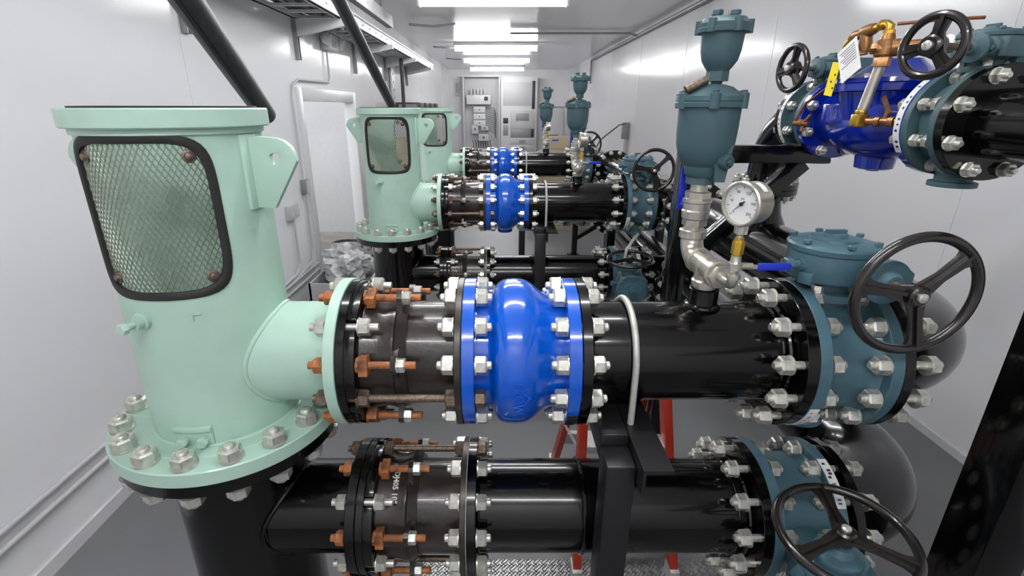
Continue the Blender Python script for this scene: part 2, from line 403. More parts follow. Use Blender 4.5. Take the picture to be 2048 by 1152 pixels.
for k in range(8):
    wv.tube([(-1.05 + .1 * k, .3, .7), (-1.0 + .09 * k, .2, .58 + .03 * (k % 3)), (-1.02 + .1 * k, .3, .42)], .014, 6)
wv.build('wiring', M['dark'], cb)
cb = thing('panelboard', 'tall grey panelboard with breaker rows at back wall, right of the open cabinet', 'cabinet', (0, YC, 0))
cab_box(cb, .05, 1.42, 0, .55, 0, 2.98, 'trim', 'cabinet_shell')
cab_box(cb, .14, 1.22, -.012, 0, 1.98, 2.8, 'grey', 'blank_door', .003)
cab_box(cb, 1.22, 1.33, -.02, 0, 1.86, 2.84, 'dark', 'cover_strip', .003)
cab_box(cb, .14, .33, -.015, 0, 1.34, 1.54, 'dark', 'meter_window', .003)
cab_box(cb, .14, .33, -.015, 0, .9, 1.28, 'mid', 'lower_window', .003)
cab_box(cb, .4, 1.36, -.02, 0, 1.15, 1.8, 'grey', 'cover_plate', .003)
cab_box(cb, .62, 1.12, -.03, -.02, 1.44, 1.7, 'mid', 'display_frame', .003)
cab_box(cb, .42, 1.2, -.03, -.02, .84, 1.14, 'mid', 'mesh_panel', .003)
cab_box(cb, 1.2, 1.32, -.035, -.02, .84, 1.14, 'dark', 'vent_slot', .003)
for k in range(5):
    m_ = cab_box(cb, .4, 1.36, -.02, 0, .56 - .24 * k + .02, .78 - .24 * k + .02, 'grey', 'breaker_cover', .004)
    MB().bx(.76, .99, -.03, -.02, .6 - .24 * k, .73 - .24 * k).build('breaker', M['mid'], m_)
b = thing('wall_box', 'slim white box on back wall left of the cabinets', 'junction box', (-1.62, YB, 2.55)); MB().bx(-.08, .08, -.12, 0, -.2, .3).build('box_body', M['trim'], b, bevel=.01); MB().bx(-.05, .05, -.13, -.12, -.12, .24).build('cover', M['mid'], b)
b = thing('tall_locker', 'narrow grey locker by back wall right of panelboard', 'cabinet', (2.0, 18.6, 0)); MB().bx(-.3, .3, 0, .5, 0, 1.95).build('locker_body', M['mid'], b, bevel=.01); MB().bx(-.28, .28, -.02, 0, .05, 1.9).build('locker_door', M['grey'], b, bevel=.004)
MB().bx(-.25, .1, -.04, -.02, .95, .99).build('handle_bar', M['dark'], b)
b = thing('wall_cabinet', 'grey cabinet row along left wall behind the pump columns', 'cabinet', (XL, 9.2, 0)); MB().bx(0, .55, 0, 3.2, .0, 1.86).build('cabinet_body', M['grey'], b, bevel=.01)
for k in range(4): 
    dd = MB().bx(.55, .57, .03 + .8 * k, .77 + .8 * k, .1, 1.8).build('cabinet_door', M['grey'], b, bevel=.004)
    MB().bx(.57, .6, .66 + .8 * k, .69 + .8 * k, .9, 1.05).build('door_handle', M['dark'], dd)
k0 = None
for k, (y_, x_) in enumerate(((9.25, -1.62), (10.0, -1.62), (10.75, -1.62), (11.5, -1.62))):
    lb = ('nearest', 'second nearest', 'third nearest', 'farthest')[k] + ' black module box on top of left wall cabinets'
    if k0 is None:
        k0 = thing('module_box', lb, 'box', (x_, y_, 1.86), 'black boxes on the left wall cabinets')
        MB().bx(-.2, .22, 0, .5, 0, .13).build('box_body', M['dark'], k0, bevel=.008); MB().bx(-.15, .17, -.006, 0, .03, .1).build('box_label', M['mid'], k0)
    else: dup(k0, (x_, y_, 1.86), lb)
b = thing('riser_channel', 'white perforated channel rising from cabinets to cable tray', 'channel', (XL + .02, 9.4, 1.86)); MB().bx(0, .03, 0, .28, 0, .82).build('channel_body', M['trim'], b)
q = MB()
for k in range(6): q.lathe([(0, .02), (.004, .02)], (.03, .14, .08 + .13 * k), X, 10)
q.build('slot_row', M['dark'], b)
conduit('riser_cable', [(XL + .3, 9.05, 1.84), (XL + .3, 9.05, 2.67)], .03, 'dark riser cable dropping from tray beside white channel', 'dark', 'cable')
MB0 = MB().bx(-.3, .3, 0, .02, 0, 1.52)
b = tag(MB0.build('plywood_sheet', M['tan'], loc=(-1.62, 6.9, 0), bevel=.003), 'tan board standing upright behind the middle mint column', 'board')
b.location = (-1.55, 7.1, .001)
# cartons behind the third pump
bxx = thing('cardboard_box', 'large tan carton with blue marking behind farthest pump line', 'box', (1.03, 8.0, 0))
MB().bx(-.30, .38, 0, .5, 0, 1.47).build('carton_body', M['tan'], bxx, bevel=.006)
MB().bx(.03, .28, -.003, 0, 1.16, 1.23).build('blue_marking', M['handle'], bxx); MB().bx(.12, .19, -.003, 0, 1.42, 1.47).build('paper_label', M['white'], bxx)
MB().bx(-.3, -.02, -.004, -.001, 1.30, 1.315).build('tape', M['tan'], bxx)
bxx = tag(MB().prism([(0, 0), (.75, 0), (.75, 1.22), (.5, 1.22), (0, 1.0)], (.36, 9.2, 0), X, Z, .5).build('open_carton', M['tan'], bevel=.005), 'lower tan carton with sloping lid left of large carton', 'box')
# stub with cable at right wall
b = thing('conduit_stub', 'grey conduit riser with box against right wall', 'conduit', (XR - .05, 10.6, 0))
MB().tube([(0, 0, 0), (0, 0, 1.35)], .04, 12).build('riser_tube', M['grey'], b); MB().bx(-.09, .05, -.06, .06, 1.3, 1.62).build('box_body', M['mid'], b, bevel=.006)
MB().tube([(-.03, -.03, 1.6), (-.25, -.4, 1.58), (-.75, -1.2, 1.35), (-1.05, -1.9, 1.1)], .012, 8).build('cable', M['dark'], b)
# clutter by the doorway
b = thing('scrap_bin', 'open carton full of crumpled plastic beside the doorway', 'bin', (-1.50, 4.70, 0))
q = MB(); 
for (x0, x1, y0, y1) in ((-.28, .28, -.36, -.34), (-.28, .28, .34, .36), (-.28, -.26, -.36, .36), (.26, .28, -.36, .36)): q.bx(x0, x1, y0, y1, 0, .36)
q.bx(-.28, .28, -.36, .36, 0, .02); q.build('carton_body', M['grey'], b)
def crumple(cx, cy, cz, sx, sy, sz, seed):
    rnd = random.Random(seed); bm = bmesh.new(); bmesh.ops.create_icosphere(bm, subdivisions=3, radius=1)
    q = MB(); vs = []
    for v in bm.verts:
        n_ = v.co.normalized(); r = 1 + .28 * math.sin(n_.x * 7 + seed) * math.sin(n_.y * 6 + seed * 2) + rnd.uniform(-.14, .14)
        vs.append((cx + n_.x * sx * r, cy + n_.y * sy * r, cz + n_.z * sz * r))
    fs = [tuple(v.index for v in f.verts) for f in bm.faces]; bm.free(); q.add(vs, fs); return q
for k, a in enumerate(((0, 0, .40, .24, .30, .12), (-.1, .15, .52, .15, .14, .09), (.1, -.15, .5, .14, .16, .1))):
    crumple(*a, 3 + k).build('plastic_sheet', M['plastic'], b, flat=True)
b = tag(MB().box((-1.28, 5.9, .44), (.05, 1.7, .09), Matrix.Rotation(math.radians(-24), 3, 'X') @ Matrix.Rotation(math.radians(10), 3, 'Z')).build('white_plank', M['trim'], bevel=.003), 'white plank propped across the doorway above clutter', 'plank')
b = tag(MB().tube([(-1.75 + .35 * math.cos(a * .35) * (1 - a * .012), 5.75 + .3 * math.sin(a * .35), .06 + .012 * a) for a in range(30)], .016, 8).build('coiled_hose', M['dark']), 'dark loose hose coiled on floor inside the doorway', 'hose')
b = tag(MB().bx(-1.9, -1.35, 6.3, 6.8, 0, .34).build('equipment_crate', M['mid'], bevel=.01), 'low grey crate on floor under the propped plank', 'crate')
# ================================================================== PIPING
YL = (1.25, 3.56, 6.06); ZU, ZL = 1.26, .73
R10, F10, BC10 = .137, .203, .181
R6, F6, BC6 = .084, .140, .1205
NEAR = ('nearest', 'middle', 'farthest')
_bc = {}
def bolt_mesh(hl, ax, af, h, stub, m, head=False):
    key = (round(hl, 4), tuple(ax), af, h, stub, m, head)
    if key in _bc: return _bc[key]
    U_, V_, W_ = frame(ax); q = MB(); W0 = Vector(W_)
    for sg in (-1, 1):
        a = W0 * sg
        q.lathe([(hl, af * .62), (hl + .003, af * .62)], (0, 0, 0), a, 18)
        q.hexa(a * (hl + .003), a, af, h, .3 if sg > 0 else 1.0)
        if head and sg > 0:
            q.lathe([(hl + h - .001, af * .31), (hl + h + .006, af * .31), (hl + h + .011, af * .24), (hl + h + .013, af * .12)], (0, 0, 0), a, 16)
        else:
            q.lathe([(hl + h, af * .27), (hl + h + stub, af * .27), (hl + h + stub + .003, af * .19)], (0, 0, 0), a, 12)
    q.cyl(W0 * -hl, W0 * hl, af * .26, 10)
    o = q.build('flange_bolt', M[m]); me = o.data; bpy.data.objects.remove(o); _bc[key] = me
    return me
def bolts(parent, o, ax, hl, rbc, n, off=None, af=.041, h=.027, stub=.012, m='zinc', name='flange_bolt', only=None, head=False):
    ax = tuple(ax); me = bolt_mesh(hl, ax, af, h, stub, m, head)
    if abs(ax[0]) > .5: U_, V_ = Y, Z
    elif abs(ax[1]) > .5: U_, V_ = X, Z
    else: U_, V_ = X, Y
    off = 180 / n if off is None else off
    for k in range(n):
        if only is not None and k not in only: continue
        t_ = math.radians(off + 360 * k / n)
        inst(me, name, parent, Vector(o) + U_ * rbc * math.cos(t_) + V_ * rbc * math.sin(t_))
def rim_label(parent, o, ax, R, a0, a1, x0, x1, name='rim_label', m1='white', seed=1):
    """curved sticker on a flange rim with printed blocks; angles measured in the (Y,Z) or (X,Z) plane"""
    U_, V_ = (Y, Z) if abs(ax[0]) > .5 else (X, Z)
    W_ = Vector(ax); o = Vector(o); n = 24; q = MB(); vs = []; fs = []
    def pt(a, x, r): t_ = math.radians(a); return o + W_ * x + (U_ * math.cos(t_) + V_ * math.sin(t_)) * r
    for k in range(n + 1):
        a = a0 + (a1 - a0) * k / n; vs += [pt(a, x0, R + .0012), pt(a, x1, R + .0012), pt(a, x0, R - .001), pt(a, x1, R - .001)]
    for k in range(n):
        b = 4 * k; fs += [(b, b + 1, b + 5, b + 4), (b + 2, b + 6, b + 7, b + 3), (b, b + 4, b + 6, b + 2), (b + 1, b + 3, b + 7, b + 5)]
    fs += [(0, 2, 3, 1), (4 * n, 4 * n + 1, 4 * n + 3, 4 * n + 2)]
    q.add(vs, fs); q.m(1); rnd = random.Random(seed)
    L = x1 - x0; da = (a1 - a0)
    for k in range(6):
        b0 = a0 + da * (.1 + .145 * k); b1 = b0 + da * rnd.choice((.035, .05, .08)); c0 = x0 + L * rnd.uniform(.15, .35); c1 = c0 + L * rnd.uniform(.25, .45)
        for s_ in range(1 + k % 2):
            bb0 = b0 + da * .035 * s_ * 2; bb1 = bb0 + (b1 - b0) * .6
            q.add([pt(bb0, c0, R + .0018), pt(bb0, c1, R + .0018), pt(bb1, c1, R + .0018), pt(bb1, c0, R + .0018)], [(0, 1, 2, 3)])
    q.build(name, [M[m1], M['ink']], parent, flat=True)
def wheel(parent, c, nrm, R, r, up, angs=(45, 170, 285), m='wheel', T=None):
    nrm = Vector(nrm).normalized(); up = Vector(up); up = (up - nrm * up.dot(nrm)).normalized(); rt = up.cross(nrm)
    c = Vector(c); q = MB(); q.torus(c, nrm, R, r, 64, 14)
    q.lathe([(-.022, .020), (-.018, .024), (.014, .024), (.018, .019)], c, nrm, 24)
    for a in angs:
        a = math.radians(a); d = rt * math.cos(a) + up * math.sin(a); s_ = nrm.cross(d)
        q.prism([(.012, -.021), (R * .45, -.013), (R * .8, -.016), (R, -.030), (R, .030), (R * .8, .016), (R * .45, .013), (.012, .021)], c, d, s_, .009)
        q.prism([(.012, -.004), (R * .97, -.004), (R * .97, .004), (.012, .004)], c + nrm * .006, d, s_, .01)
    w_ = q.build('handwheel', M[m], parent, bevel=0)
    MB().lathe([(.016, .011), (.024, .011), (.026, .008)], c, nrm, 12).build('hub_nut', M['zinc'], w_)
    return w_
def gearbox(parent, T, s=1., mirror=1, col='teal', R=.132, wheel_up=(0, 0, 1), nrm=(0, -1, 0), hubd=.23, spk=(45, 170, 285), wx=.040):
    """worm gear operator; local z = stem, worm along -y*mirror; T places it in the valve's frame"""
    def B(q, name, m, bev=0):
        q.v = [T @ (p * s) for p in q.v]
        return build_each(q, name, M[m], parent, bev) if name in ('mounting_bolt',) else q.build(name, M[m], parent, bevel=bev)
    g = mirror
    q = MB(); q.lathe([(.145, .05), (.165, .06), (.17, .082), (.19, .082), (.192, .06), (.212, .058)], (0, 0, 0), Z, 32); B(q, 'mounting_flange', col)
    q = MB()
    for a in (40, 130, 220, 310):
        ar = math.radians(a); q.hexa((.068 * math.cos(ar), .068 * math.sin(ar), .19), Z, .026, .02)
    B(q, 'mounting_bolt', 'zinc')
    pf = [(.21, .062), (.222, .098), (.228, .102), (.292, .102), (.296, .1)]
    q = MB(); q.lathe(pf, (-.008, 0, 0), Z, 40)
    q.prism([(-.09, -.02), (.085, -.075), (.10, -.06), (.10, .06), (.085, .075), (-.09, .02)], (0, 0, .255), X, Y, .07)
    for a in (150, 210, 60): 
        ar = math.radians(a); q.box((.092 * math.cos(ar), .092 * math.sin(ar), .232), (.05, .035, .03), Matrix.Rotation(ar, 3, 'Z'))
    B(q, 'gear_housing', col, .002)
    q = MB(); q.lathe([(.296, .106), (.308, .107), (.314, .103), (.318, .09), (.320, .058), (.326, .056), (.327, .03), (.336, .028)], (-.008, 0, 0), Z, 40)
    for a in range(20, 380, 60):
        ar = math.radians(a); q.hexa((-.008 + .094 * math.cos(ar), .094 * math.sin(ar), .318), Z, .016, .009)
    q.box((-.008, 0, .34), (.05, .012, .01)); B(q, 'top_cover', col)
    wz = .252
    q = MB(); q.lathe([(-.10, .03), (-.09, .04), (.02, .042), (.03, .046), (.13, .042), (.136, .054), (.150, .054), (.152, .03), (.17, .022)], (wx, 0, wz), (0, -g, 0), 32)
    q.prism([(-.02, -.03), (.05, -.03), (.075, -.01), (.075, .015), (.05, .035), (-.02, .03)], (wx, -.118 * g, wz), X, Z, .022)
    B(q, 'worm_housing', col, .0015)
    q = MB(); q.hexa((wx + .056, -.128 * g, wz - .005), (0, -g, 0), .018, .012); B(q, 'cap_screw', col)
    q = MB(); q.lathe([(0, .012), (.035, .012)], (-.108, -.035 * g, .262), -X, 12); q.hexa((-.13, -.035 * g, .262), -X, .034, .016)
    q.lathe([(0, .018), (.02, .018)], (-.09, -.035 * g, .262), -X, 12); B(q, 'stop_screw', col)
    q = MB(); q.lathe([(0, .02), (.03, .02)], (.01, -.09 * g, .222), (0, -g, 0), 16); q.hexa((.01, -.116 * g, .222), (0, -g, 0), .034, .012); B(q, 'housing_plug', col)
    q = MB(); q.lathe([(0, .013), (hubd / s - .15, .013)], (wx, -.15 * g, wz), (0, -g, 0), 16); B(q, 'worm_shaft', 'rod')
    c = T @ (Vector((wx, -hubd / s * g, wz)) * s)
    return wheel(parent, c, nrm, R, .0115 * (.6 + .4 * s), wheel_up, spk)
def valve10(loc, label, lower=False, dx=0):
    t_ = thing('butterfly_valve', label, 'valve', loc)
    build_each(MB().ring(.12, F10, -.102, -.072, ax=X, n=64).ring(.12, F10, .072, .102, ax=X, n=64), 'valve_flange', M['teal'], t_)
    q = MB(); q.lathe([(-.075, .178), (-.06, .165), (-.045, .160), (.045, .160), (.06, .165), (.075, .178)], ax=X, n=56, caps=False)
    sd = Z if not lower else -Y; nk = .165 if not lower else .225
    q.lathe([(.14, .062), (nk, .058)], (0, 0, 0), sd, 28); q.lathe([(.14, .055), (.19, .05), (.20, .065), (.215, .065)], (0, 0, 0), -sd, 28)
    q.build('valve_body', M['teal'], t_, bevel=.002)
    bolts(t_, (-.117, 0, 0), X, .047, BC10, 12, 15); bolts(t_, (.117, 0, 0), X, .047, BC10, 12, 15)
    if not lower:
        gearbox(t_, Matrix.Identity(4)); rim_label(t_, (0, 0, 0), X, F10, 200, 236, -.1, -.076, seed=2)
    else:
        T = Matrix(((1, 0, 0, 0), (0, 0, -1, -.062), (0, 1, 0, 0), (0, 0, 0, 1)))   # z->-y, -y->-z
        gearbox(t_, T, mirror=-1, R=.145, wheel_up=(0, -1, 0), nrm=(-.06, -.10, 1), spk=(20, 140, 260), wx=-.027, hubd=.205); rim_label(t_, (0, 0, 0), X, F10, 100, 140, .074, .100, seed=5)
    return t_
def joint(loc, label, side, rm='rust'):
    """dismantling joint between pump outlet and next flange, x measured from line axis"""
    j = thing('dismantling_joint', label, 'pipe coupling', loc)
    MB().ring(.12, .200, -.399, -.378, ax=X, n=64).build('end_flange', M['black'], j)
    q = MB()
    for k in range(6):
        a0 = 60 * k + 19; vs = []; n = 8
        pts = [math.radians(a0 + 52 * i / n) for i in range(n + 1)]
        for x in (-.378, -.352):
            for a in pts: vs.append((x, .150 * math.cos(a), .150 * math.sin(a)))
            for a in pts: vs.append((x, .199 * math.cos(a), .199 * math.sin(a)))
        n1 = n + 1; fs = []
        for i in range(n):
            fs += [(i, i + 1, n1 + i + 1, n1 + i), (2 * n1 + i, 3 * n1 + i, 3 * n1 + i + 1, 2 * n1 + i + 1), (n1 + i, n1 + i + 1, 3 * n1 + i + 1, 3 * n1 + i), (i, 2 * n1 + i, 2 * n1 + i + 1, i + 1)]
        fs += [(0, n1, 3 * n1, 2 * n1), (n, 2 * n1 + n, 3 * n1 + n, n1 + n)]
        q.add(vs, fs)
    build_each(q, 'retainer_block', M['black'], j, bevel=.002)
    MB().lathe([(-.378, .166), (-.36, .160), (-.30, .152), (-.275, .158), (-.268, .158)], ax=X, n=56, caps=False).build('sleeve_body', M['cast'], j)
    q = MB(); q.lathe([(-.270, .15), (-.268, .160), (-.262, .166), (-.238, .150), (-.238, .138)], ax=X, n=56, caps=False)
    for k in range(12):
        if k % 2 == 0: continue
        a = math.radians(15 + 30 * k); d = Vector((0, math.cos(a), math.sin(a))); s_ = X.cross(d)
        q.prism([(.150, -.04), (.172, -.024), (.192, -.020), (.200, -.010), (.200, .010), (.192, .020), (.172, .024), (.150, .04)], (-.258, 0, 0), d, s_, .014)
    q.build('gland_ring', M['cast'], j)
    MB().lathe([(-.245, .1385), (-.109, .1385)], ax=X, n=56, caps=False).build('spool', M['cast'], j)
    MB().ring(.13, F10, -.111, -.0945, ax=X, n=64).build('outlet_flange', M['ironflange'], j)
    LONG = (2, 8) if side else (6, 0)
    for k in range(12):
        a = math.radians(15 + 30 * k); p = Vector((0, math.cos(a) * BC10, math.sin(a) * BC10))
        key = ('dj', rm, k % 2, k in LONG)
        if key not in _bc:
            if k % 2:
                q = MB(); q.lathe([(-.345, .0098), (-.205, .0098)], ax=X, n=12); q.box((-.332, 0, 0), (.022, .030, .050)); q.lathe([(-.35, .02), (-.343, .02)], ax=X, n=10); q.hexa((-.4305, 0, 0), -X, .036, .024)
                q.lathe([(-.468, .010), (-.36, .010)], ax=X, n=12)
                o = q.build('rusty_bolt', [M[rm]], bevel=0)
                q2 = MB(); q2.hexa((-.250, 0, 0), X, .032, .02); q2.lathe([(-.252, .02), (-.250, .02)], ax=X, n=16)
                o2 = q2.build('gland_nut', M['zinc']); _bc[key] = (o.data, o2.data); bpy.data.objects.remove(o); bpy.data.objects.remove(o2)
            elif k in LONG:
                q = MB(); q.lathe([(-.468, .0105), (-.035, .0105)], ax=X, n=14)
                for x, d in ((-.352, 1), (-.111, -1), (-.4305, -1)): q.hexa((x, 0, 0), (d, 0, 0), .040, .026)
                q.lathe([(-.356, .025), (-.352, .025)], ax=X, n=18)
                o = q.build('tie_rod', M['rod']); _bc[key] = (o.data,); bpy.data.objects.remove(o)
            else:
                q = MB(); q.lathe([(-.470, .0105), (-.300, .0105)], ax=X, n=14); q.hexa((-.4305, 0, 0), -X, .040, .026); q.hexa((-.346, 0, 0), X, .040, .026)
                q.lathe([(-.349, .025), (-.346, .025)], ax=X, n=18)
                o = q.build('flange_stud', M['zinc']); _bc[key] = (o.data,); bpy.data.objects.remove(o)
        dd = _bc[key]; nm = 'rusty_bolt' if k % 2 else ('tie_rod' if k in LONG else 'flange_stud')
        o = inst(dd[0], nm, j, p); o.rotation_euler = (a, 0, 0)
        if len(dd) > 1: inst(dd[1], 'gland_nut', o, (0, 0, 0))
        if nm == 'rusty_bolt' and rm == 'rust': o['label'] = 'rusty orange T-head bolt'
    return j
def wrap_text(q, txt, size, x0, alpha0, R, depth=.002):
    """text reading downwards round a pipe along x; letter tops towards +x"""
    vs, fs = text_geo(txt, size, depth)
    return q.add([(x0 + v, -(R + w_) * math.cos(alpha0 - u / R), (R + w_) * math.sin(alpha0 - u / R)) for u, v, w_ in vs], fs)
# ---------------------------------------------------------------- mint pump head
CX = -.75; RC = .192; HB = 1.040; HT = 1.9 - HB      # column centre x, radius, underside of base flange
def rr(a, W_, H_, p=5.5):
    c, s = math.cos(a), math.sin(a); r = (abs(c / W_) ** p + abs(s / H_) ** p) ** (-1 / p); return c * r, s * r
WAZ, WHALF, WZ0, WZ1 = math.radians(3), math.radians(43.5), 1.500 - HB, 1.832 - HB
UW, UH = RC * WHALF, (WZ1 - WZ0) / 2; ZM = (WZ0 + WZ1) / 2
def cylp(u, v, R, az): t_ = az + u / RC; return (R * math.sin(t_), -R * math.cos(t_), ZM + v)
def pump_head(yy, label, CX):
    p = thing('pump_discharge_head', label, 'pump head', (CX, yy, HB)); NX = -.75 - CX
    q = MB(); zb, zt = .035, HT - .02
    angs0 = [2 * PI * k / 88 - PI for k in range(88)]
    WIN = ((WAZ, UW), (math.radians(160), RC * .40)); PH = UH + .02
    for R, inn in ((RC, 0), (RC - .009, 1)):
        for az, uw in WIN:
            PW = uw + .02; angs = sorted(angs0 + [math.atan2(sy * PH, sx * PW) for sx in (-1, 1) for sy in (-1, 1)])
            vs = []; N = len(angs); rings = 5
            for i in range(rings):
                f = i / (rings - 1)
                for a in angs:
                    hu, hv = rr(a, uw, UH); c, s = math.cos(a), math.sin(a); k = min(PW / max(abs(c), 1e-9), PH / max(abs(s), 1e-9)); ou, ov = c * k, s * k
                    vs.append(cylp(hu + (ou - hu) * f, hv + (ov - hv) * f, R, az))
            fs = [(i * N + k, i * N + (k + 1) % N, (i + 1) * N + (k + 1) % N, (i + 1) * N + k) for i in range(rings - 1) for k in range(N)]
            q.add(vs, fs)
            for (v0, v1) in ((zb - ZM, -PH), (PH, zt - ZM)):
                n = 40; vs = [cylp(-PW + 2 * PW * k / n, v, R, az) for v in (v0, v1) for k in range(n + 1)]
                q.add(vs, [(k, k + 1, n + 2 + k, n + 1 + k) for k in range(n)])
        for (a1, u1), (a2, u2) in ((WIN[0], WIN[1]), (WIN[1], (WIN[0][0] + 2 * PI, WIN[0][1]))):
            n = 40; s0 = a1 + (u1 + .02) / RC; e = a2 - (u2 + .02) / RC
            vs = [(R * math.sin(s0 + (e - s0) * k / n), -R * math.cos(s0 + (e - s0) * k / n), z) for z in (zb, zt) for k in range(n + 1)]
            q.add(vs, [(k, k + 1, n + 2 + k, n + 1 + k) for k in range(n)])
    for az, uw in WIN:
        N = 88; vs = [cylp(*rr(2 * PI * k / N, uw, UH), R, az) for R in (RC, RC - .009) for k in range(N)]
        q.add(vs, [(k, (k + 1) % N, N + (k + 1) % N, N + k) for k in range(N)])
    q.torus((0, 0, .041), Z, RC + .002, .007, 72, 8)
    bd = []
    for k in range(49):
        a = 2 * PI * k / 48; y_ = R10 * math.cos(a); z_ = R10 * math.sin(a); bd.append((math.sqrt(max(RC * RC - y_ * y_, 0)) + .002, y_, z_ + ZU - HB))
    q.tube(bd[:-1], .0065, 8, closed=True)
    q.build('column', M['mint'], p, sharp=50)
    MB().ring(RC - .014, .214, HT - .041, HT, n=96, ch=.003).ring(RC - .012, RC + .007, HT - .055, HT - .041, n=96).build('top_ring', M['mint'], p)
    MB().ring(RC - .03, .190, HT, HT + .004, n=80, ch=.0005).build('top_gasket', M['rubber'], p)
    MB().ring(.15, .300, 0, .042, n=128, ch=.003).ring(RC - .01, RC + .05, .04, .043, n=96).build('base_flange', M['mint'], p)
    # outlet nozzle
    q = MB(); q.lathe([(.12, R10), (NX + .33, R10)], (0, 0, ZU - HB), X, 64, caps=False); q.lathe([(.12, R10 - .01), (NX + .33, R10 - .01)], (0, 0, ZU - HB), X, 48, caps=False)
    nz = q.build('outlet_nozzle', M['mint'], p)
    MB().ring(.125, .203, NX + .321, NX + .349, (0, 0, ZU - HB), X, 96, ch=.002).build('nozzle_flange', M['mint'], nz)
    # lifting lugs
    RL = Matrix.Rotation(math.radians(-10), 4, 'Z')
    for sg in (1, -1):
        poly = [(0, -.112)] + [(.055, -.112), (.128, .0)] + [(.075 + .053 * math.cos(math.radians(a)), .0 + .053 * math.sin(math.radians(a))) for a in (20, 40, 60, 80)] + [(.035, .056), (0, .050)]
        q = MB(); q.plate_hole([(a * 1, b) for a, b in poly], (sg * (RC - .004), 0, HT - .118), X * sg, Z, .013, (.072, .005), .014); q.xf(RL)
        lg = q.build('lifting_lug', M['mint'], p, bevel=.001)
        q = MB(); q.box((sg * (RC - .002), 0, HT - .145), (.018, .055, .175)); q.xf(RL); q.build('lug_pad', M['mint'], lg, bevel=.004)
    # windows: gasket, screen, screws
    for az, side, uw in ((WAZ, 'front', UW), (math.radians(160), 'rear', RC * .40)):
        N = 96; vs = []; 
        for (d, R) in ((-.002, RC - .004), (-.002, RC + .004), (.003, RC + .007), (.012, RC + .007), (.016, RC + .004), (.016, RC - .002)):
            for k in range(N):
                u, v = rr(2 * PI * k / N, uw + d, UH + d, 5.3); vs.append(cylp(u, v, R, az))
        fs = [(i * N + k, i * N + (k + 1) % N, (i + 1) * N + (k + 1) % N, (i + 1) * N + k) for i in range(5) for k in range(N)]
        MB().add(vs, fs).build('window_gasket', M['rubber'], p)
        if side == 'front':
            q = MB(); cw, ch_ = .0128, .0225
            nn = int((2 * UW / cw + 2 * UH / ch_)) + 4
            for sg in (1, -1):
                for k in range(-nn, nn):
                    run = []
                    for i in range(73):
                        v = -UH + 2 * UH * i / 72; u = k * cw + sg * (v / ch_) * cw
                        ins = abs(u / UW) ** 5.5 + abs(v / UH) ** 5.5 < 1.02
                        if ins: run.append((u, v))
                    if len(run) > 2:
                        pts = [cylp(u, v, RC - .0045 + .0006 * sg, az) for (u, v) in run[::3] + ([run[-1]] if (len(run) - 1) % 3 else [])]
                        q.tube(pts, .0015, 4)
            sc = q.build('mesh_screen', M['screen'], p, flat=True)
        else: sc = p
        for su in (-1, 1):
            for sv in (-1, 1):
                c = Vector(cylp(su * (uw - .03), sv * (UH - .03), RC - .002, az)); dr = Vector((c.x, c.y, 0)).normalized()
                q = MB(); q.lathe([(-.003, .0145), (.001, .0145), (.002, .013)], c, dr, 24); q.lathe([(.002, .009), (.006, .008), (.008, .005)], c, dr, 12)
                q.build('screen_screw', M['rod'], sc)
    # small fittings
    a = math.radians(-14); dr = Vector((math.sin(a), -math.cos(a), 0)); c = dr * (RC - .002) + Z * (1.433 - HB)
    q = MB(); q.lathe([(0, .020), (.012, .021), (.014, .016), (.03, .015)], c, dr, 20); q.lathe([(.03, .008), (.055, .008)], c, dr, 12); q.hexa(c + dr * .05, dr, .024, .014); q.build('drain_plug', M['mint'], p)
    a = math.radians(22); dr = Vector((math.sin(a), -math.cos(a), 0)); c = dr * RC + Z * (1.445 - HB); U_ = Vector((math.cos(a), math.sin(a), 0))
    MB().box(c, (.022, .006, .006), Matrix((U_, -dr, Z)).transposed()).box(c - U_ * .009 - Z * .008, (.005, .006, .02), Matrix((U_, -dr, Z)).transposed()).build('weld_tab', M['mint'], p, bevel=.001)
    a = math.radians(2); vs = []; n = 8
    q = MB()
    for (z0, z1, rr_) in ((.046, .098, .006), (.09, .104, .014)):
        vs = []
        for R in (RC - .002, RC + rr_):
            for z in (z0, z1):
                for k in range(n + 1):
                    t_ = a - .24 + .48 * k / n; vs.append((R * math.sin(t_), -R * math.cos(t_), z))
        n1 = n + 1; fs = []
        for k in range(n): fs += [(k, k + 1, n1 + k + 1, n1 + k), (2 * n1 + k, 3 * n1 + k, 3 * n1 + k + 1, 2 * n1 + k + 1), (n1 + k, n1 + k + 1, 3 * n1 + k + 1, 3 * n1 + k), (k, 2 * n1 + k, 2 * n1 + k + 1, k + 1)]
        fs += [(0, n1, 3 * n1, 2 * n1), (n, 2 * n1 + n, 3 * n1 + n, n1 + n)]; q.add(vs, fs)
    q.build('name_pad', M['mint'], p, bevel=.002)
    q = MB()
    for k in (-.1, .13):
        dr = Vector((math.sin(a + k), -math.cos(a + k), 0)); q.lathe([(0, .010), (.022, .010)], dr * RC + Z * .066, dr, 16); q.hexa(dr * (RC + .018) + Z * .066, dr, .024, .012)
    build_each(q, 'pad_stud', M['mint'], p)
    q = MB(); q.lathe([(.05, .07), (.10, .07), (.11, .05), (.16, .045)], (0, 0, 0), Z, 24)
    for k in range(6): q.hexa((.055 * math.cos(k * PI / 3), .055 * math.sin(k * PI / 3), .10), Z, .018, .03)
    q.build('packing_box', M['cast'], p)
    q = MB(); q.ring(.04, RC - .01, .02, .05, n=48); q.build('inner_floor', M['mint'], p)
    bolts(p, (0, 0, .001), Z, .042, .265, 16, 4, af=.050, h=.029, stub=.012, name='base_bolt', head=True)
    return p
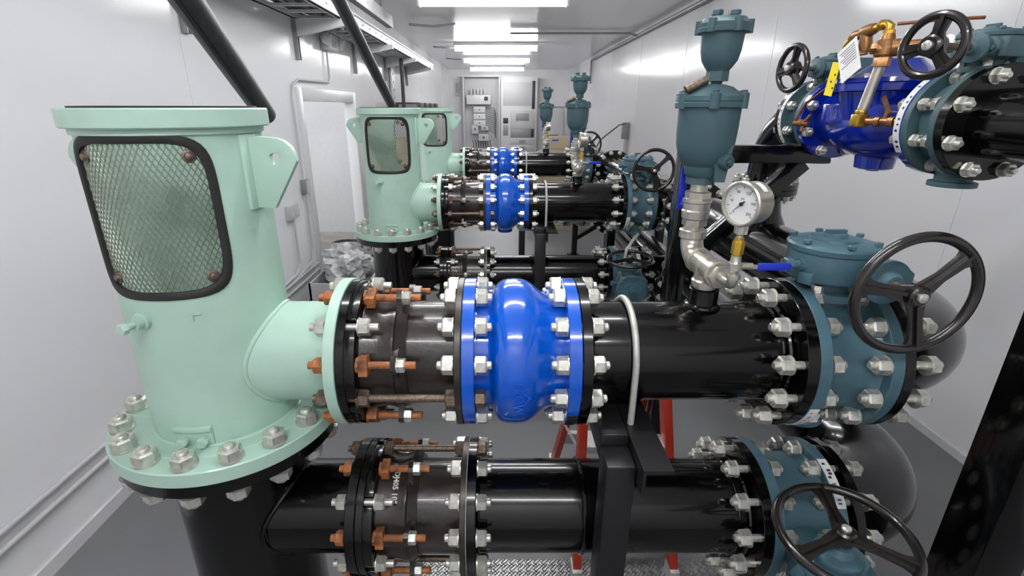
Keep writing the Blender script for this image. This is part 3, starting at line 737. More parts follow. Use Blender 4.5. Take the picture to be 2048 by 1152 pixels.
def barrel(yy, label, CX):
    b = thing('pump_barrel', label, 'pump barrel', (CX, yy, 0)); NX = -.75 - CX
    MB().lathe([(0, .186), (HB - .035, .186)], n=80).torus((0, 0, HB - .045), Z, .188, .006, 64, 8).build('barrel_pipe', M['black'], b)
    MB().ring(.17, .290, HB - .040, HB - .0005, n=128, ch=.002).build('barrel_flange', M['black'], b)
    MB().ring(.17, .26, 0, .02, n=64).build('foot_ring', M['black'], b)
    q = MB(); q.lathe([(.12, R10), (NX + .345, R10)], (0, -.02, ZL), X, 64, caps=False)
    q.tube([(math.sqrt(max(.186 ** 2 - (R10 * math.cos(2 * PI * k / 48) - .02) ** 2, 0)) + .003, R10 * math.cos(2 * PI * k / 48) - .02, ZL + R10 * math.sin(2 * PI * k / 48)) for k in range(48)], .007, 8, closed=True)
    n_ = q.build('inlet_stub', M['black'], b)
    MB().ring(.125, .2, NX + .322, NX + .3495, (0, -.02, ZL), X, 80).build('stub_flange', M['black'], n_)
    return b
pump_head(YL[0], 'large mint green pump head with mesh window, closest to camera at left', -.785)
H0 = pump_head(YL[1], 'mint green pump head with mesh window standing in the middle of the row', -.75)
dup(H0, (-.75, YL[2], HB), 'mint green pump head half hidden behind the middle one, farthest away')
barrel(YL[0], 'black pump barrel under the nearest mint head', -.785)
B0 = barrel(YL[1], 'black pump barrel under the middle mint head', -.75)
dup(B0, (-.75, YL[2], 0), 'black pump barrel under the farthest mint head')
# ---------------------------------------------------------------- upper line
J0 = joint((0, YL[0], ZU), 'dark dismantling joint with rusty bolts beside the nearest mint pump head', 0)
J1 = joint((0, YL[1], ZU), 'dark dismantling joint on upper line of the middle pump', 0, 'brown'); dup(J1, (0, YL[2], ZU), 'dark dismantling joint on upper line of the farthest pump')
def check_valve():
    v = thing('check_valve', 'bright blue bulging check valve closest to camera, cast with FLOW', 'valve', (0, YL[0], ZU))
    build_each(MB().ring(.12, F10, -.0935, -.062, ax=X, n=96).ring(.12, F10, .17, .2015, ax=X, n=96), 'valve_flange', M['blue'], v)
    prof = [(-.066, .157), (-.030, .156), (-.024, .157), (-.018, .163), (-.012, .178), (-.004, .189), (.008, .197), (.022, .2005), (.040, .202), (.060, .2005), (.075, .196), (.090, .187), (.104, .175), (.118, .164), (.130, .158), (.145, .155), (.175, .154)]
    q = MB(); q.lathe(prof, ax=X, n=96, caps=False); q.lathe([(.17, .055), (.206, .055), (.212, .05)], (.04, 0, 0), -Z, 32)
    q.build('valve_body', M['blue'], v, sharp=60)
    q = MB(); wrap_text(q, 'FLOW', .036, .046, math.radians(-10), .2022, .0042)
    for (pl) in ([(.072, 0), (.062, .010), (.066, .012), (.079, 0), (.066, -.012), (.062, -.010)], [(.008, -.002), (.022, -.002), (.022, .002), (.008, .002)]):
        a0 = math.radians(-9); n_ = len(pl); q.add([(x, -r_ * math.cos(a0 + b / .2), r_ * math.sin(a0 + b / .2)) for r_ in (.192, .2042 if x < .03 or x > .08 else .2035) for x, b in pl], [tuple(range(n_)), tuple(range(n_, 2 * n_))] + [(i, (i + 1) % n_, n_ + (i + 1) % n_, n_ + i) for i in range(n_)])
    q.build('cast_lettering', M['blue'], v)
    q = MB(); 
    for k in range(0, 8):
        pass
    rim_label(v, (0, 0, 0), X, F10, 208, 232, .174, .198, 'name_plate', 'rubber', 3)
    bolts(v, (-.0865, 0, 0), X, .0265, BC10, 12, 15, only=[k for k in range(12) if k not in (6, 0)])
    bolts(v, (.1990, 0, 0), X, .0300, BC10, 12, 15)
    q = MB()
    for k in (6, 0):
        a = math.radians(15 + 30 * k); q.hexa((-.060, math.cos(a) * BC10, math.sin(a) * BC10), X, .040, .026)
    build_each(q, 'tie_rod_nut', M['rod'], v)
    return v
V0 = check_valve()
dup(V0, (0, YL[1], ZU), 'bright blue bulging check valve on the middle pump line'); dup(V0, (0, YL[2], ZU), 'small looking bright blue check valve on the farthest pump line')
def spool(loc, dx, label):
    p = thing('discharge_pipe', label, 'pipe', loc)
    MB().lathe([(.229, R10), (.748 + dx, R10)], ax=X, n=80, caps=False).torus((.238, 0, 0), X, R10 + .001, .005, 56, 8).torus((.738 + dx, 0, 0), X, R10 + .003, .008, 56, 8).torus((.722 + dx, 0, 0), X, R10, .005, 56, 8).build('pipe_wall', M['black'], p)
    MB().ring(.13, F10, .203, .228, ax=X, n=96).build('pipe_flange', M['black'], p)
    MB().ring(.13, F10, .745 + dx, .7745 + dx, ax=X, n=96).build('pipe_flange', M['black'], p)
    q = MB(); q.lathe([(.12, .044), (.134, .040), (.14, .038), (.185, .038), (.187, .034)], (.55, 0, 0), Z, 32); q.torus((.55, 0, .137), Z, .04, .008, 28, 8); q.build('outlet_socket', M['black'], p)
    return p
dxs = (0, .10, .10)
for i in range(3): spool((0, YL[i], ZU), dxs[i], NEAR[i] + ' black upper discharge pipe carrying the air valve' if i else 'glossy black upper discharge pipe right of the nearest blue check valve')
VU0 = valve10((.877, YL[0], ZU), 'large slate teal butterfly valve with handwheel, closest to camera')
dup(VU0, (.977, YL[1], ZU), 'slate teal butterfly valve with handwheel on middle upper line'); dup(VU0, (.977, YL[2], ZU), 'slate teal butterfly valve with handwheel on farthest upper line')
# headers: x position, and elbow of the first line
HX = 1.27
def rad_bolts(parent, y, z, x=HX): bolts(parent, (x - 0, y, z), Y, .028, BC10, 12, 15, af=.036)
def elbow(z, yy, label):
    e_ = thing('discharge_elbow', label, 'pipe', (0, yy, z))
    pts = [(1.0, 0, 0)] + arc((1.01, .26, 0), X, Y, .26, -90, 0, 16) + [(HX, .31, 0)]
    MB().tube(pts, R10, 56, caps=False).build('elbow_pipe', M['black'], e_)
    MB().ring(.13, F10, .9795, 1.005, ax=X, n=80).build('elbow_flange', M['black'], e_)
    return e_
elbow(ZU, YL[0], 'black elbow pipe behind the nearest large handwheel')
elbow(ZL, YL[0] - .02, 'black elbow pipe behind the nearest lower handwheel')
def header(z, lo):
    n_ = 'upper' if not lo else 'lower'
    for (y0, y1, lb) in ((1.56, 3.17, 'near section of the %s black header pipe along right side'), (3.22, 5.60, 'middle section of the %s black header pipe along right side'), (5.65, 7.75, 'far section of the %s black header pipe along right side')):
        h_ = thing('header_pipe', lb % n_, 'pipe', (HX, 0, z))
        q = MB(); q.cyl((0, y0, 0), (0, y1, 0), R10, 64)
        yt = {3.22: YL[1], 5.65: YL[2]}.get(y0)
        if yt and lo: yt -= .02
        q.build('header_wall', M['black'], h_)
        if yt:
            xs = (1.078 if not lo else 1.012) - HX
            q = MB(); q.lathe([(xs, R10), (0, R10)], (0, yt, 0), X, 56, caps=False); q.build('branch', M['black'], h_)
            MB().ring(.13, F10, xs + .0015, xs + .027, (0, yt, 0), X, 64).build('branch_flange', M['black'], h_)
        q = MB(); 
        if y0 > 2: q.ring(.13, F10, y0 - .0245, y0 + .003, ax=Y, n=64)
        if y1 < 7: q.ring(.13, F10, y1 - .003, y1 + .0245, ax=Y, n=64)
        else: q.lathe([(y1 - .03, F10), (y1 + .02, F10)], ax=Y, n=64)
        build_each(q, 'header_flange', M['black'], h_)
        if y1 < 7: bolts(h_, (0, y1 + .025, 0), Y, .0285, BC10, 12, 15, af=.036)
        if y0 < 2 and not lo:
            q = MB(); q.lathe([(.10, .125), (.14, .106), (.17, .092), (.215, R6), (.275, R6)], (-.02, 2.36, 0), Z, 40, caps=False); q.build('riser_branch', M['black'], h_)
            MB().ring(.07, F6, .265, .288, (-.02, 2.36, 0), Z, 64).build('riser_flange', M['black'], h_)
header(ZU, False); header(ZL, True)
# pipe saddles under the headers
for k, yy in enumerate((4.4, 6.5)):
    lb = ('nearer', 'farther')[k] + ' black floor stand under the header pipes'
    if k == 0:
        st = thing('header_stand', lb, 'pipe stand', (HX, yy, 0), 'floor stands under header pipes')
        MB().beam((-.24, 0, .25), (.15, 0, ZL - .24), .05, .05, (0, 1, 0)).build('diagonal_brace', M['black'], st); MB().bx(-.30, .22, -.04, .04, ZL - .22, ZL - .14).build('cross_beam', M['black'], st, bevel=.003)
        MB().bx(-.30, .22, -.04, .04, ZU - .22, ZU - .14).build('cross_beam', M['black'], st, bevel=.003)
        for s_ in (-.26, .18):
            MB().bx(s_ - .035, s_ + .035, -.038, .038, .012, ZU - .2).build('post', M['black'], st, bevel=.003)
            MB().bx(s_ - .08, s_ + .08, -.09, .09, 0, .012).build('base_plate', M['black'], st)
    else: dup(st, (HX, yy, 0), lb)
# ---------------------------------------------------------------- lower line
for i in range(3):
    yy = YL[i] - .02
    if i == 0:
        JL = joint((0, yy, ZL), 'dark dismantling joint stencilled DJ405 10", lowest and closest to camera', 1)
        q = MB(); wrap_text(q, 'DJ405 10"', .0225, -.303, math.radians(61), .1540, .0015); q.build('stencil', M['print_white'], JL, flat=True)
    elif i == 1: JM = joint((0, yy, ZL), 'middle lower dismantling joint, under the middle blue check valve', 1, 'brown')
    else: dup(JM, (0, yy, ZL), 'farthest lower dismantling joint, under the farthest blue check valve')
    dxl = (-.02, .035, .035)[i]
    p = thing('suction_pipe', ('thick glossy black lower pipe crossing the bottom of the picture', 'black lower pipe between nearest blue valve and the middle line', 'black lower pipe of the farthest pump line')[i], 'pipe', (0, yy, ZL))
    MB().lathe([(-.07, R10), (.748 + dxl, R10)], ax=X, n=80, caps=False).torus((-.062, 0, 0), X, R10 + .001, .005, 56, 8).torus((.738 + dxl, 0, 0), X, R10 + .003, .008, 56, 8).torus((.71 + dxl, 0, 0), X, R10, .005, 56, 8).torus((.245, 0, 0), X, R10 + .001, .006, 56, 8).build('pipe_wall', M['black'], p)
    MB().ring(.13, F10, -.0925, -.066, ax=X, n=96).build('pipe_flange', M['black'], p)
    MB().ring(.13, F10, .745 + dxl, .7745 + dxl, ax=X, n=96).build('pipe_flange', M['black'], p)
    MB().ring(.13, F10 - .001, -.0944, -.0926, ax=X, n=80, ch=.0002).build('gasket', M['galv'], p)
    bolts(p, (-.0885, 0, 0), X, .0235, BC10, 12, 15, only=[k for k in range(12) if k not in (2, 8)])
    q = MB()
    for k in (2, 8):
        a = math.radians(15 + 30 * k); q.hexa((-.065, math.cos(a) * BC10, math.sin(a) * BC10), X, .040, .026)
    build_each(q, 'tie_rod_nut', M['rod'], p)
    if i == 0: VL = valve10((.877 + dxl, yy, ZL), 'slate teal lower butterfly valve with flat handwheel at bottom right', True)
    else: dup(VL, (.877 + dxl, yy, ZL), NEAR[i] + ' lower slate teal butterfly valve with flat-lying handwheel')
# ---------------------------------------------------------------- air valves
def air_valve(loc, label):
    a = thing('air_release_valve', label, 'air valve', loc)
    q = MB(); q.lathe([(.185, .028), (.20, .028)], n=24); q.lathe([(.196, .035), (.208, .035), (.212, .031), (.245, .031)], n=28)
    q.lathe([(-.055, .030), (.06, .030)], (0, 0, .245), Y, 28)
    for y0 in (-.075, .05): q.lathe([(y0, .033), (y0 + .003, .036), (y0 + .02, .036), (y0 + .023, .033)], (0, 0, .245), Y, 28)
    q.build('tee_fitting', M['steel'], a)
    q = MB(); q.hexa((0, -.068, .245), -Y, .052, .018); q.lathe([(0, .014), (.03, .012)], (0, -.085, .245), -Y, 16); q.build('reducing_bushing', M['steel'], a)
    q = MB(); q.tube([(0, .06, .245), (0, .075, .245)] + arc((0, .078, .295), Y, Z, .05, -90, 0, 8)[1:] + [(0, .128, .302)], .031, 24)
    q.lathe([(.292, .033), (.295, .037), (.315, .037), (.318, .033)], (0, .128, 0), Z, 28); q.build('elbow_fitting', M['steel'], a)
    q = MB(); q.lathe([(.315, .027), (.33, .027)], (0, .128, 0), Z, 24)
    q.hexa((0, .128, .328), Z, .058, .02); q.lathe([(.345, .030), (.35, .036), (.37, .038), (.374, .035), (.392, .036), (.395, .039), (.402, .039), (.405, .032)], (0, .128, 0), Z, 32)
    q.hexa((0, .128, .403), Z, .060, .022); q.lathe([(.42, .024), (.447, .022)], (0, .128, 0), Z, 24)
    bv = q.build('isolation_valve', M['steel'], a)
    q = MB(); q.lathe([(.03, .012), (.05, .012)], (0, .128, .38), (-.5, .86, 0), 12); q.prism([(-.011, -.01), (.011, -.01), (.011, .10), (.006, .118), (-.006, .118), (-.011, .10)], (-.028, .172, .375), X, Z, .006); q.build('lever', M['handle'], bv, bevel=.002)
    C = (0, .128, 0)
    q = MB(); q.hexa((0, .128, .444), Z, .066, .022); q.lathe([(.462, .035), (.470, .043), (.492, .046), (.500, .055), (.520, .066), (.548, .0735), (.575, .0755), (.642, .077)], C, Z, 56)
    q.lathe([(0, .02), (.05, .019), (.056, .016)], (.022, .108, .515), (.35, -.93, -.15), 20); q.hexa(Vector((.022, .108, .515)) + Vector((.35, -.93, -.15)).normalized() * .055, (.35, -.93, -.15), .016, .008)
    q.prism([(-.014, -.045), (.014, -.045), (.024, .05), (-.024, .05)], (.03, .088, .50), X, Z, .03)
    q.build('main_tank', M['teal2'], a, sharp=40)
    q = MB(); q.lathe([(.640, .080), (.642, .087), (.652, .088), (.655, .086), (.657, .088), (.668, .087), (.671, .080), (.678, .066), (.690, .050), (.696, .03), (.698, .01)], C, Z, 56)
    for k in range(6):
        an = math.radians(15 + 60 * k); q.lathe([(.638, .013), (.674, .013), (.676, .010)], (.082 * math.cos(an), .128 + .082 * math.sin(an), 0), Z, 14)
        q.hexa((.082 * math.cos(an), .128 + .082 * math.sin(an), .674), Z, .013, .008)
    q.build('tank_cover', M['teal2'], a)
    d = Vector((.85, 0, .42)); q = MB(); q.lathe([(0, .011), (.055, .011), (.056, .007)], (-.078, .10, .682), d, 16); q.build('test_nipple', M['rod'], a)
    q = MB(); q.lathe([(.69, .014), (.72, .014)], (.008, .128, 0), Z, 16); q.hexa((.008, .128, .704), Z, .048, .028)
    q.lathe([(.728, .026), (.738, .034), (.752, .043), (.775, .0485), (.815, .051)], (.008, .128, 0), Z, 48); q.build('upper_tank', M['teal2'], a, sharp=40)
    q = MB(); q.lathe([(.813, .054), (.815, .062), (.824, .063), (.826, .061), (.835, .062), (.838, .056), (.848, .050), (.850, .02)], (.008, .128, 0), Z, 48)
    for k in range(6):
        an = math.radians(40 + 60 * k); q.lathe([(.813, .010), (.843, .010)], (.008 + .058 * math.cos(an), .128 + .058 * math.sin(an), 0), Z, 12)
    for s_ in (-.022, .022): q.lathe([(.845, .012), (.858, .012)], (.008 + s_, .128, 0), Z, 14); q.hexa((.008 + s_, .128, .856), Z, .026, .011)
    q.build('upper_cover', M['teal2'], a)
    return a
A0 = air_valve((.55, YL[0], ZU), 'tall slate double-tank air release valve closest to camera')
dup(A0, (.55, YL[1], ZU), 'mid-sized slate double-tank air release valve on the middle line'); dup(A0, (.55, YL[2], ZU), 'smallest slate double-tank air release valve on the farthest line')
def gauge(loc, label, nrm=(-.90, -.43, -.02)):
    g = thing('pressure_gauge', label, 'gauge', loc)
    q = MB(); q.tube([(0, -.115, .245), (0, -.132, .245)] + arc((0, -.132, .258), -Y, Z, .013, -90, 0, 5)[1:] + [(0, -.145, .275)], .0125, 16)
    q.lathe([(.262, .016), (.272, .016)], (0, -.145, 0), Z, 16); q.build('street_elbow', M['steel'], g)
    q = MB(); q.lathe([(.27, .008), (.284, .008)], (0, -.145, 0), Z, 14); q.lathe([(.280, .012), (.284, .015), (.300, .015), (.304, .012), (.318, .011)], (0, -.145, 0), Z, 18)
    q.lathe([(0, .009), (.035, .008)], (.006, -.145, .292), X, 12)
    bv = q.build('gauge_cock', M['steel'], g)
    q = MB(); q.box((.042, -.15, .292), (.03, .004, .010)); q.build('lever_stem', M['steel'], bv)
    q = MB(); q.prism([(.05, -.009), (.125, -.007), (.131, 0), (.125, .009), (.05, .009)], (0, -.15, .292), X, Z, .007); q.build('lever', M['handle'], bv, bevel=.002)
    q = MB(); q.lathe([(.316, .010), (.324, .010)], (0, -.145, 0), Z, 14); q.hexa((0, -.145, .322), Z, .024, .032); q.lathe([(.353, .011), (.361, .010)], (0, -.145, 0), Z, 14); q.build('brass_snubber', M['brass'], g)
    q = MB(); q.lathe([(.358, .007), (.366, .007), (.37, .012), (.392, .013)], (0, -.145, 0), Z, 14); q.box((0, -.145, .383), (.022, .022, .026)); q.build('gauge_stem', M['steel'], g)
    n_ = Vector(nrm).normalized(); c = Vector((.004, -.148, .440)) - n_ * .0
    q = MB(); q.lathe([(-.026, .042), (-.024, .047), (.012, .047), (.014, .051), (.024, .051), (.027, .048), (.027, .045), (.019, .044)], c, n_, 64, caps=False); q.lathe([(-.0262, .042), (-.0261, .001)], c, n_, 40, caps=False)
    cs = q.build('gauge_case', M['steel'], g)
    U_ = Z.cross(n_).normalized(); V_ = n_.cross(U_)
    q = MB(); q.lathe([(.017, .0445), (.018, .0445)], c, n_, 48); q.m(1)
    o_ = c + n_ * .0186
    for k in range(41):
        a_ = math.radians(225 - 270 * k / 40); d = U_ * math.cos(a_) + V_ * math.sin(a_); s_ = n_.cross(d); L = .006 if k % 5 == 0 else .003; w = .0007 if k % 5 == 0 else .0003
        q.add([o_ + d * (.040 - L) - s_ * w, o_ + d * .040 - s_ * w, o_ + d * .040 + s_ * w, o_ + d * (.040 - L) + s_ * w], [(0, 1, 2, 3)])
    for k in range(6):
        a_ = math.radians(225 - 54 * k); vs, fs = text_geo(str(k * 40), .009); px_, py_ = .028 * math.cos(a_), .028 * math.sin(a_)
        q.add([o_ + U_ * (x + px_) + V_ * (y + py_) for x, y in vs], fs)
    vs, fs = text_geo('psi', .008); q.add([o_ + U_ * x + V_ * (y + .012) for x, y in vs], fs)
    q.build('dial', [M['white'], M['ink']], g, flat=True)
    q = MB(); a_ = math.radians(222); d = U_ * math.cos(a_) + V_ * math.sin(a_); s_ = n_.cross(d); o2 = o_ + n_ * .002
    q.add([o2 - d * .010 - s_ * .002, o2 + d * .033, o2 - d * .010 + s_ * .002, o2 + n_ * .0015], [(0, 1, 3), (1, 2, 3), (2, 0, 3)]); q.lathe([(0, .0045), (.003, .004)], o2, n_, 16); q.build('pointer', M['rubber'], g, flat=True)
    cc = c - n_ * .006; q = MB(); vs = []
    for k in range(7):
        a_ = math.radians(62 + 34 * k / 6)
        a2 = math.radians(40 + 6 * k)
        d = U_ * math.cos(a2) + V_ * math.sin(a2)
        vs += [cc + d * .0476 - n_ * .006, cc + d * .0476 + n_ * .008]
    q.add(vs, [(2 * k, 2 * k + 1, 2 * k + 3, 2 * k + 2) for k in range(6)]); q.build('case_sticker', M['white'], cs, flat=True)
    return g
G0 = gauge((.55, YL[0], ZU), 'stainless pressure gauge with white dial beside the tallest air valve')
G1 = gauge((.55, YL[1], ZU), 'small pressure gauge on the middle air valve', (-.99, -.02, 0)); dup(G1, (.55, YL[2], ZU), 'tiny pressure gauge on the farthest air valve')
# ---------------------------------------------------------------- u-bolts and supports
def ubolt(loc, label):
    q = MB(); R = R10 + .010; ar = arc((0, 0, 0), Y, Z, R, 0, 180, 32)
    q.tube([(0, R, -.185), (0, R, -.05)] + ar + [(0, -R, -.05), (0, -R, -.185)], .0085, 14)
    return tag(q.build('u_bolt', M['galv'], loc=loc), label, 'pipe clamp', 'u-bolts over discharge pipes')
UX = .345
ubolt((UX, YL[0], ZU), 'thick galvanised u-bolt over the nearest upper pipe'); ubolt((UX - .02, YL[1], ZU), 'thin looking galvanised u-bolt over the middle upper pipe'); ubolt((UX - .03, YL[2], ZU), 'galvanised u-bolt over the farthest upper pipe')
ubolt((UX - .03, YL[1] - .02, ZL), 'galvanised u-bolt over the middle lower pipe, behind blue valve')
for i in range(3):
    yy = YL[i]; lb = ('black square post stand under the nearest upper pipe', 'black square post stand under the middle upper pipe', 'black square post stand under the farthest upper pipe')[i]
    if i == 0:
        s = thing('pipe_support', lb, 'pipe stand', (.293, yy, 0), 'post stands under upper pipes')
        zt = ZU - R10 - .001
        MB().bx(-.035, .035, -.20, .42, zt - .08, zt).build('top_beam', M['satin'], s, bevel=.004)
        MB().bx(-.036, .036, -.285, -.201, .012, zt + .010 - .04).build('front_post', M['satin'], s, bevel=.006)
        q = MB(); q.bx(.037, .108, -.33, .34, zt - .012, zt - .003); q.bx(.037, .045, -.33, .34, zt - .075, zt - .003); q.build('angle_plate', M['satin'], s)
        q = MB(); q.bx(-.09, .09, -.34, -.15, 0, .012); q.build('base_plate', M['satin'], s, bevel=.002)
        for sy in (-1, 1): MB().hexa((.06, sy * (R10 + .010), zt - .016), -Z, .026, .016).build('clamp_nut', M['zinc'], s)
        SP = s
    else: dup(SP, (.293 - .012 * i, yy, 0), lb)
# ---------------------------------------------------------------- red step ladder between the first and second pump
ld = thing('step_ladder', 'red fibreglass step ladder standing behind the nearest support post', 'ladder', (.53, 1.85, 0))
def rail(p0, p1, name, m, w=.07, t_=.034): return MB().beam(p0, p1, w, t_, (1, 0, 0)).build(name, M[m], ld, bevel=.002)
fr = []
for s_ in (-1, 1):
    f0 = Vector((.205 * s_, -.28, .03)); f1 = Vector((.165 * s_, .02, .92)); r = rail(f0, f1, 'front_rail', 'red'); fr.append((f0, f1))
    MB().beam(f0 + Vector((0, .01, -.03)), f0 + Vector((0, .0, .05)), .075, .04, (1, 0, 0)).build('rubber_foot', M['galv'], r, bevel=.004)
    g0 = Vector((.235 * s_ if s_ < 0 else .18, .40, .03)); g1 = Vector((.150 * s_ if s_ < 0 else .135, .07, .90)); r = rail(g0, g1, 'rear_rail', 'red', .06, .03)
    MB().beam(g0 + Vector((0, .01, -.03)), g0 + Vector((0, 0, .06)), .06, .04, (1, 0, 0)).build('rubber_foot', M['galv'], r, bevel=.004)
    MB().beam(g0 + (g1 - g0) * .45 + X * -.014 * s_ * -1, f0 + (f1 - f0) * .55, .012, .003).build('spreader', M['alu'], ld)
    if s_ < 0:
        d = (g1 - g0).normalized(); q = MB()
        for k in range(6): q.box(g0 + d * (.16 + .03 * k) + Vector((-.0145, 0, 0)), (.001, .016, .02))
        q.build('rail_label', M['rubber'], r)
for k in range(3):
    f = (.30, .60, .88)[k]; a = fr[0][0].lerp(fr[0][1], f); b_ = fr[1][0].lerp(fr[1][1], f)
    q = MB(); q.bx(a.x + .01, b_.x - .01, a.y - .03, a.y + .06, a.z - .004, a.z); q.bx(a.x + .01, b_.x - .01, a.y - .032, a.y - .028, a.z - .03, a.z); q.build('step', M['alu'], ld)
MB().bx(-.19, .19, -.06, .14, .92, .945).build('top_cap', M['red'], ld, bevel=.008)
MB().bx(-.21, .165, .29, .32, .26, .32).build('rear_brace', M['alu'], ld)
MB().bx(-.19, .155, .195, .205, .46, .50).build('rear_brace', M['alu'], ld)
MB().add([(.03, -.178, .31), (.06, -.178, .31), (.0, -.10, .56), (-.03, -.10, .56)], [(0, 1, 2, 3)]).build('strap_label', M['yellow'], ld, flat=True)
# ---------------------------------------------------------------- control valve run along the right
PX, PZ = 1.25, 1.862
rp = thing('riser_elbow', 'black riser pipe and elbow joining header to the control valve run', 'pipe', (PX, 0, 0))
q = MB(); q.tube([(0, 2.36, 1.552), (0, 2.36, 1.60)] + arc((0, 2.11, 1.612), Y, Z, .25, 0, 90, 18) + [(0, 2.10, PZ)], R6, 40, caps=False); q.build('riser_pipe', M['black'], rp)
MB().ring(.07, F6, 1.5495, 1.574, (0, 2.36, 0), Z, 64).build('riser_flange', M['black'], rp)
MB().ring(.07, F6, 2.087, 2.110, (0, 0, PZ), Y, 64).build('elbow_flange', M['black'], rp)
bolts(rp, (0, 2.36, 1.549), Z, .026, BC6, 8, 22.5, af=.030, h=.018)
def valve6(yc, hl, label, s, nrm, R_, hubd=.20):
    t_ = thing('butterfly_valve', label, 'valve', (PX, yc, PZ))
    build_each(MB().ring(.075, F6, -hl, -hl + .02, ax=Y, n=72).ring(.075, F6, hl - .02, hl, ax=Y, n=72), 'valve_flange', M['teal2'], t_)
    q = MB(); q.lathe([(-hl + .018, .11), (hl - .018, .11)], ax=Y, n=48, caps=False); q.lathe([(.09, .05), (.125, .045)], (0, 0, 0), Z, 24); q.lathe([(.10, .045), (.150, .042), (.153, .055), (.166, .055)], (0, 0, 0), -Z, 24); q.build('valve_body', M['teal2'], t_, bevel=.001)
    R = Matrix.Rotation(math.radians(-75), 4, 'Z')    # worm towards -x and a little -y
    gearbox(t_, Matrix.Translation((-.01, 0, .015)) @ R, s=s, nrm=nrm, hubd=hubd, spk=(80, 190, 310), R=R_, wheel_up=(0, 0, 1), col='teal2')
    MB().bx(.02, .30, -.05, .05, .14, .21).build('actuator_arm', M['teal2'], t_, bevel=.01)
    return t_
va = valve6(2.0185, .0665, 'slate butterfly valve with small handwheel, between black elbow and deep blue control valve', .62, (-.99, -.12, 0), .074)
bolts(va, (0, .068, 0), Y, .026, BC6, 8, 22.5, af=.030, h=.018); rim_label(va, (0, 0, 0), Y, F6, 130, 225, .068 - .022, .064, seed=9)
vb = valve6(1.385, .055, 'slate butterfly valve with handwheel at right picture edge, beside black flanged pipe', .64, (-.93, -.36, 0), .066, .225)
cv = thing('control_valve', 'deep blue globe control valve with brass pilot tubing, high at right', 'valve', (PX, 0, PZ))
c0 = 1.695
build_each(MB().ring(.08, F6, 1.925, 1.951, ax=Y, n=80).ring(.08, F6, 1.4405, 1.468, ax=Y, n=80), 'valve_flange', M['deep'], cv)
q = MB(); q.lathe([(1.462, .095), (1.50, .086), (1.55, .095), (1.60, .112), (1.66, .124), (1.72, .124), (1.80, .115), (1.86, .095), (1.90, .086), (1.93, .092)], ax=Y, n=56, caps=False)
q.lathe([(-.155, .045), (-.15, .055), (-.10, .060)], (0, c0, 0), Z, 28); q.lathe([(.0, .125), (.085, .145)], (0, c0, 0), Z, 48)
q.lathe([(-.155, .02), (-.16, .018)], (0, c0, 0), Z, 20)
q.build('valve_body', M['deep'], cv, sharp=50)
q = MB(); vs, fs = text_geo('150', .04); q.prism([(-.055, -.03), (.055, -.03), (.055, .03), (-.055, .03)], (-.123, c0 + .08, .02), -Y, Z, .006); 
q.add([(-.1275, c0 + .08 - x, .02 + y * .8) for x, y in vs], fs); q.build('cast_panel', M['deep'], cv, bevel=.002)
q = MB(); q.lathe([(.086, .150), (.088, .163), (.108, .165), (.110, .162), (.112, .165), (.124, .163), (.128, .150), (.140, .110), (.165, .075), (.180, .06), (.183, .03)], (0, c0, 0), Z, 64); q.build('bonnet', M['deep'], cv)
for k in range(8):
    a = math.radians(22.5 + 45 * k); q = MB(); q.hexa((.140 * math.cos(a), c0 + .140 * math.sin(a), .124), Z, .022, .013); q.build('bonnet_bolt', M['zinc'], cv)
bolts(cv, (0, 1.4535 - .011, 0), Y, .027, BC6, 8, 22.5, af=.030, h=.018); bolts(cv, (0, 1.938, 0), Y, .015, BC6, 8, 22.5, af=.030, h=.018)
rim_label(cv, (0, 0, 0), Y, F6, 130, 215, 1.4435, 1.465, seed=4)
# pilot tubing
q = MB(); q.tube([(-.15, 1.565, .150), (-.165, 1.575, .02)], .0145, 16); q.build('pilot_tube', M['steel'], cv)
q = MB(); q.box((-.165, 1.575, .002), (.036, .036, .036)); q.hexa((-.165, 1.575, .02), Z, .03, .014); q.build('brass_tee', M['brass'], cv, bevel=.003)
q = MB(); q.lathe([(0, .010), (.02, .010), (.022, .015), (.035, .015), (.037, .010), (.055, .011), (.057, .015), (.07, .015), (.072, .010), (.10, .010)], (-.155, 1.56, .0), (.55, -.8, 0), 16); q.lathe([(0, .005), (.035, .005)], (-.13, 1.52, 0), Z, 10); q.box((-.128, 1.53, .045), (.006, .06, .012), Matrix.Rotation(math.radians(50), 3, 'X')); q.build('isolating_cock', M['bronze'], cv)
q = MB(); q.hexa((-.15, 1.56, .150), Z, .038, .028); q.lathe([(.175, .022), (.18, .026), (.215, .026), (.22, .020), (.235, .016)], (-.15, 1.56, 0), Z, 24)
q.lathe([(0, .017), (.03, .017), (.034, .023), (.055, .023), (.06, .016), (.12, .016)], (-.17, 1.565, .195), (.8, -.58, .05), 20); q.hexa((-.165, 1.565, .197), (-.8, .58, 0), .028, .02); q.build('pilot_body', M['bronze'], cv)
q = MB(); q.tube([(-.15, 1.56, .225), (-.15, 1.56, .255), (-.15, 1.575, .262), (-.15, 1.63, .255)], .011, 14); q.hexa((-.15, 1.56, .232), Z, .026, .014); q.hexa((-.15, 1.585, .261), Y, .026, .014); q.build('brass_elbow', M['brass'], cv)
q = MB(); q.lathe([(0, .014), (.02, .018), (.045, .018), (.05, .013), (.085, .015), (.09, .011)], (-.15, 1.62, .257), (0, .96, -.12), 18); q.lathe([(0, .016), (.035, .018), (.05, .016)], (-.15, 1.655, .245), (.1, -.1, -1), 18); q.hexa((-.15, 1.655, .20), (.1, -.1, -1), .026, .012); q.build('strainer', M['bronze'], cv)
q = MB(); q.hexa((-.15, 1.71, .246), (0, .8, -.5), .022, .014); q.tube([(-.15, 1.715, .243), (-.15, 1.74, .225), (-.15, 1.745, .19)], .009, 12); q.build('brass_fitting', M['brass'], cv)
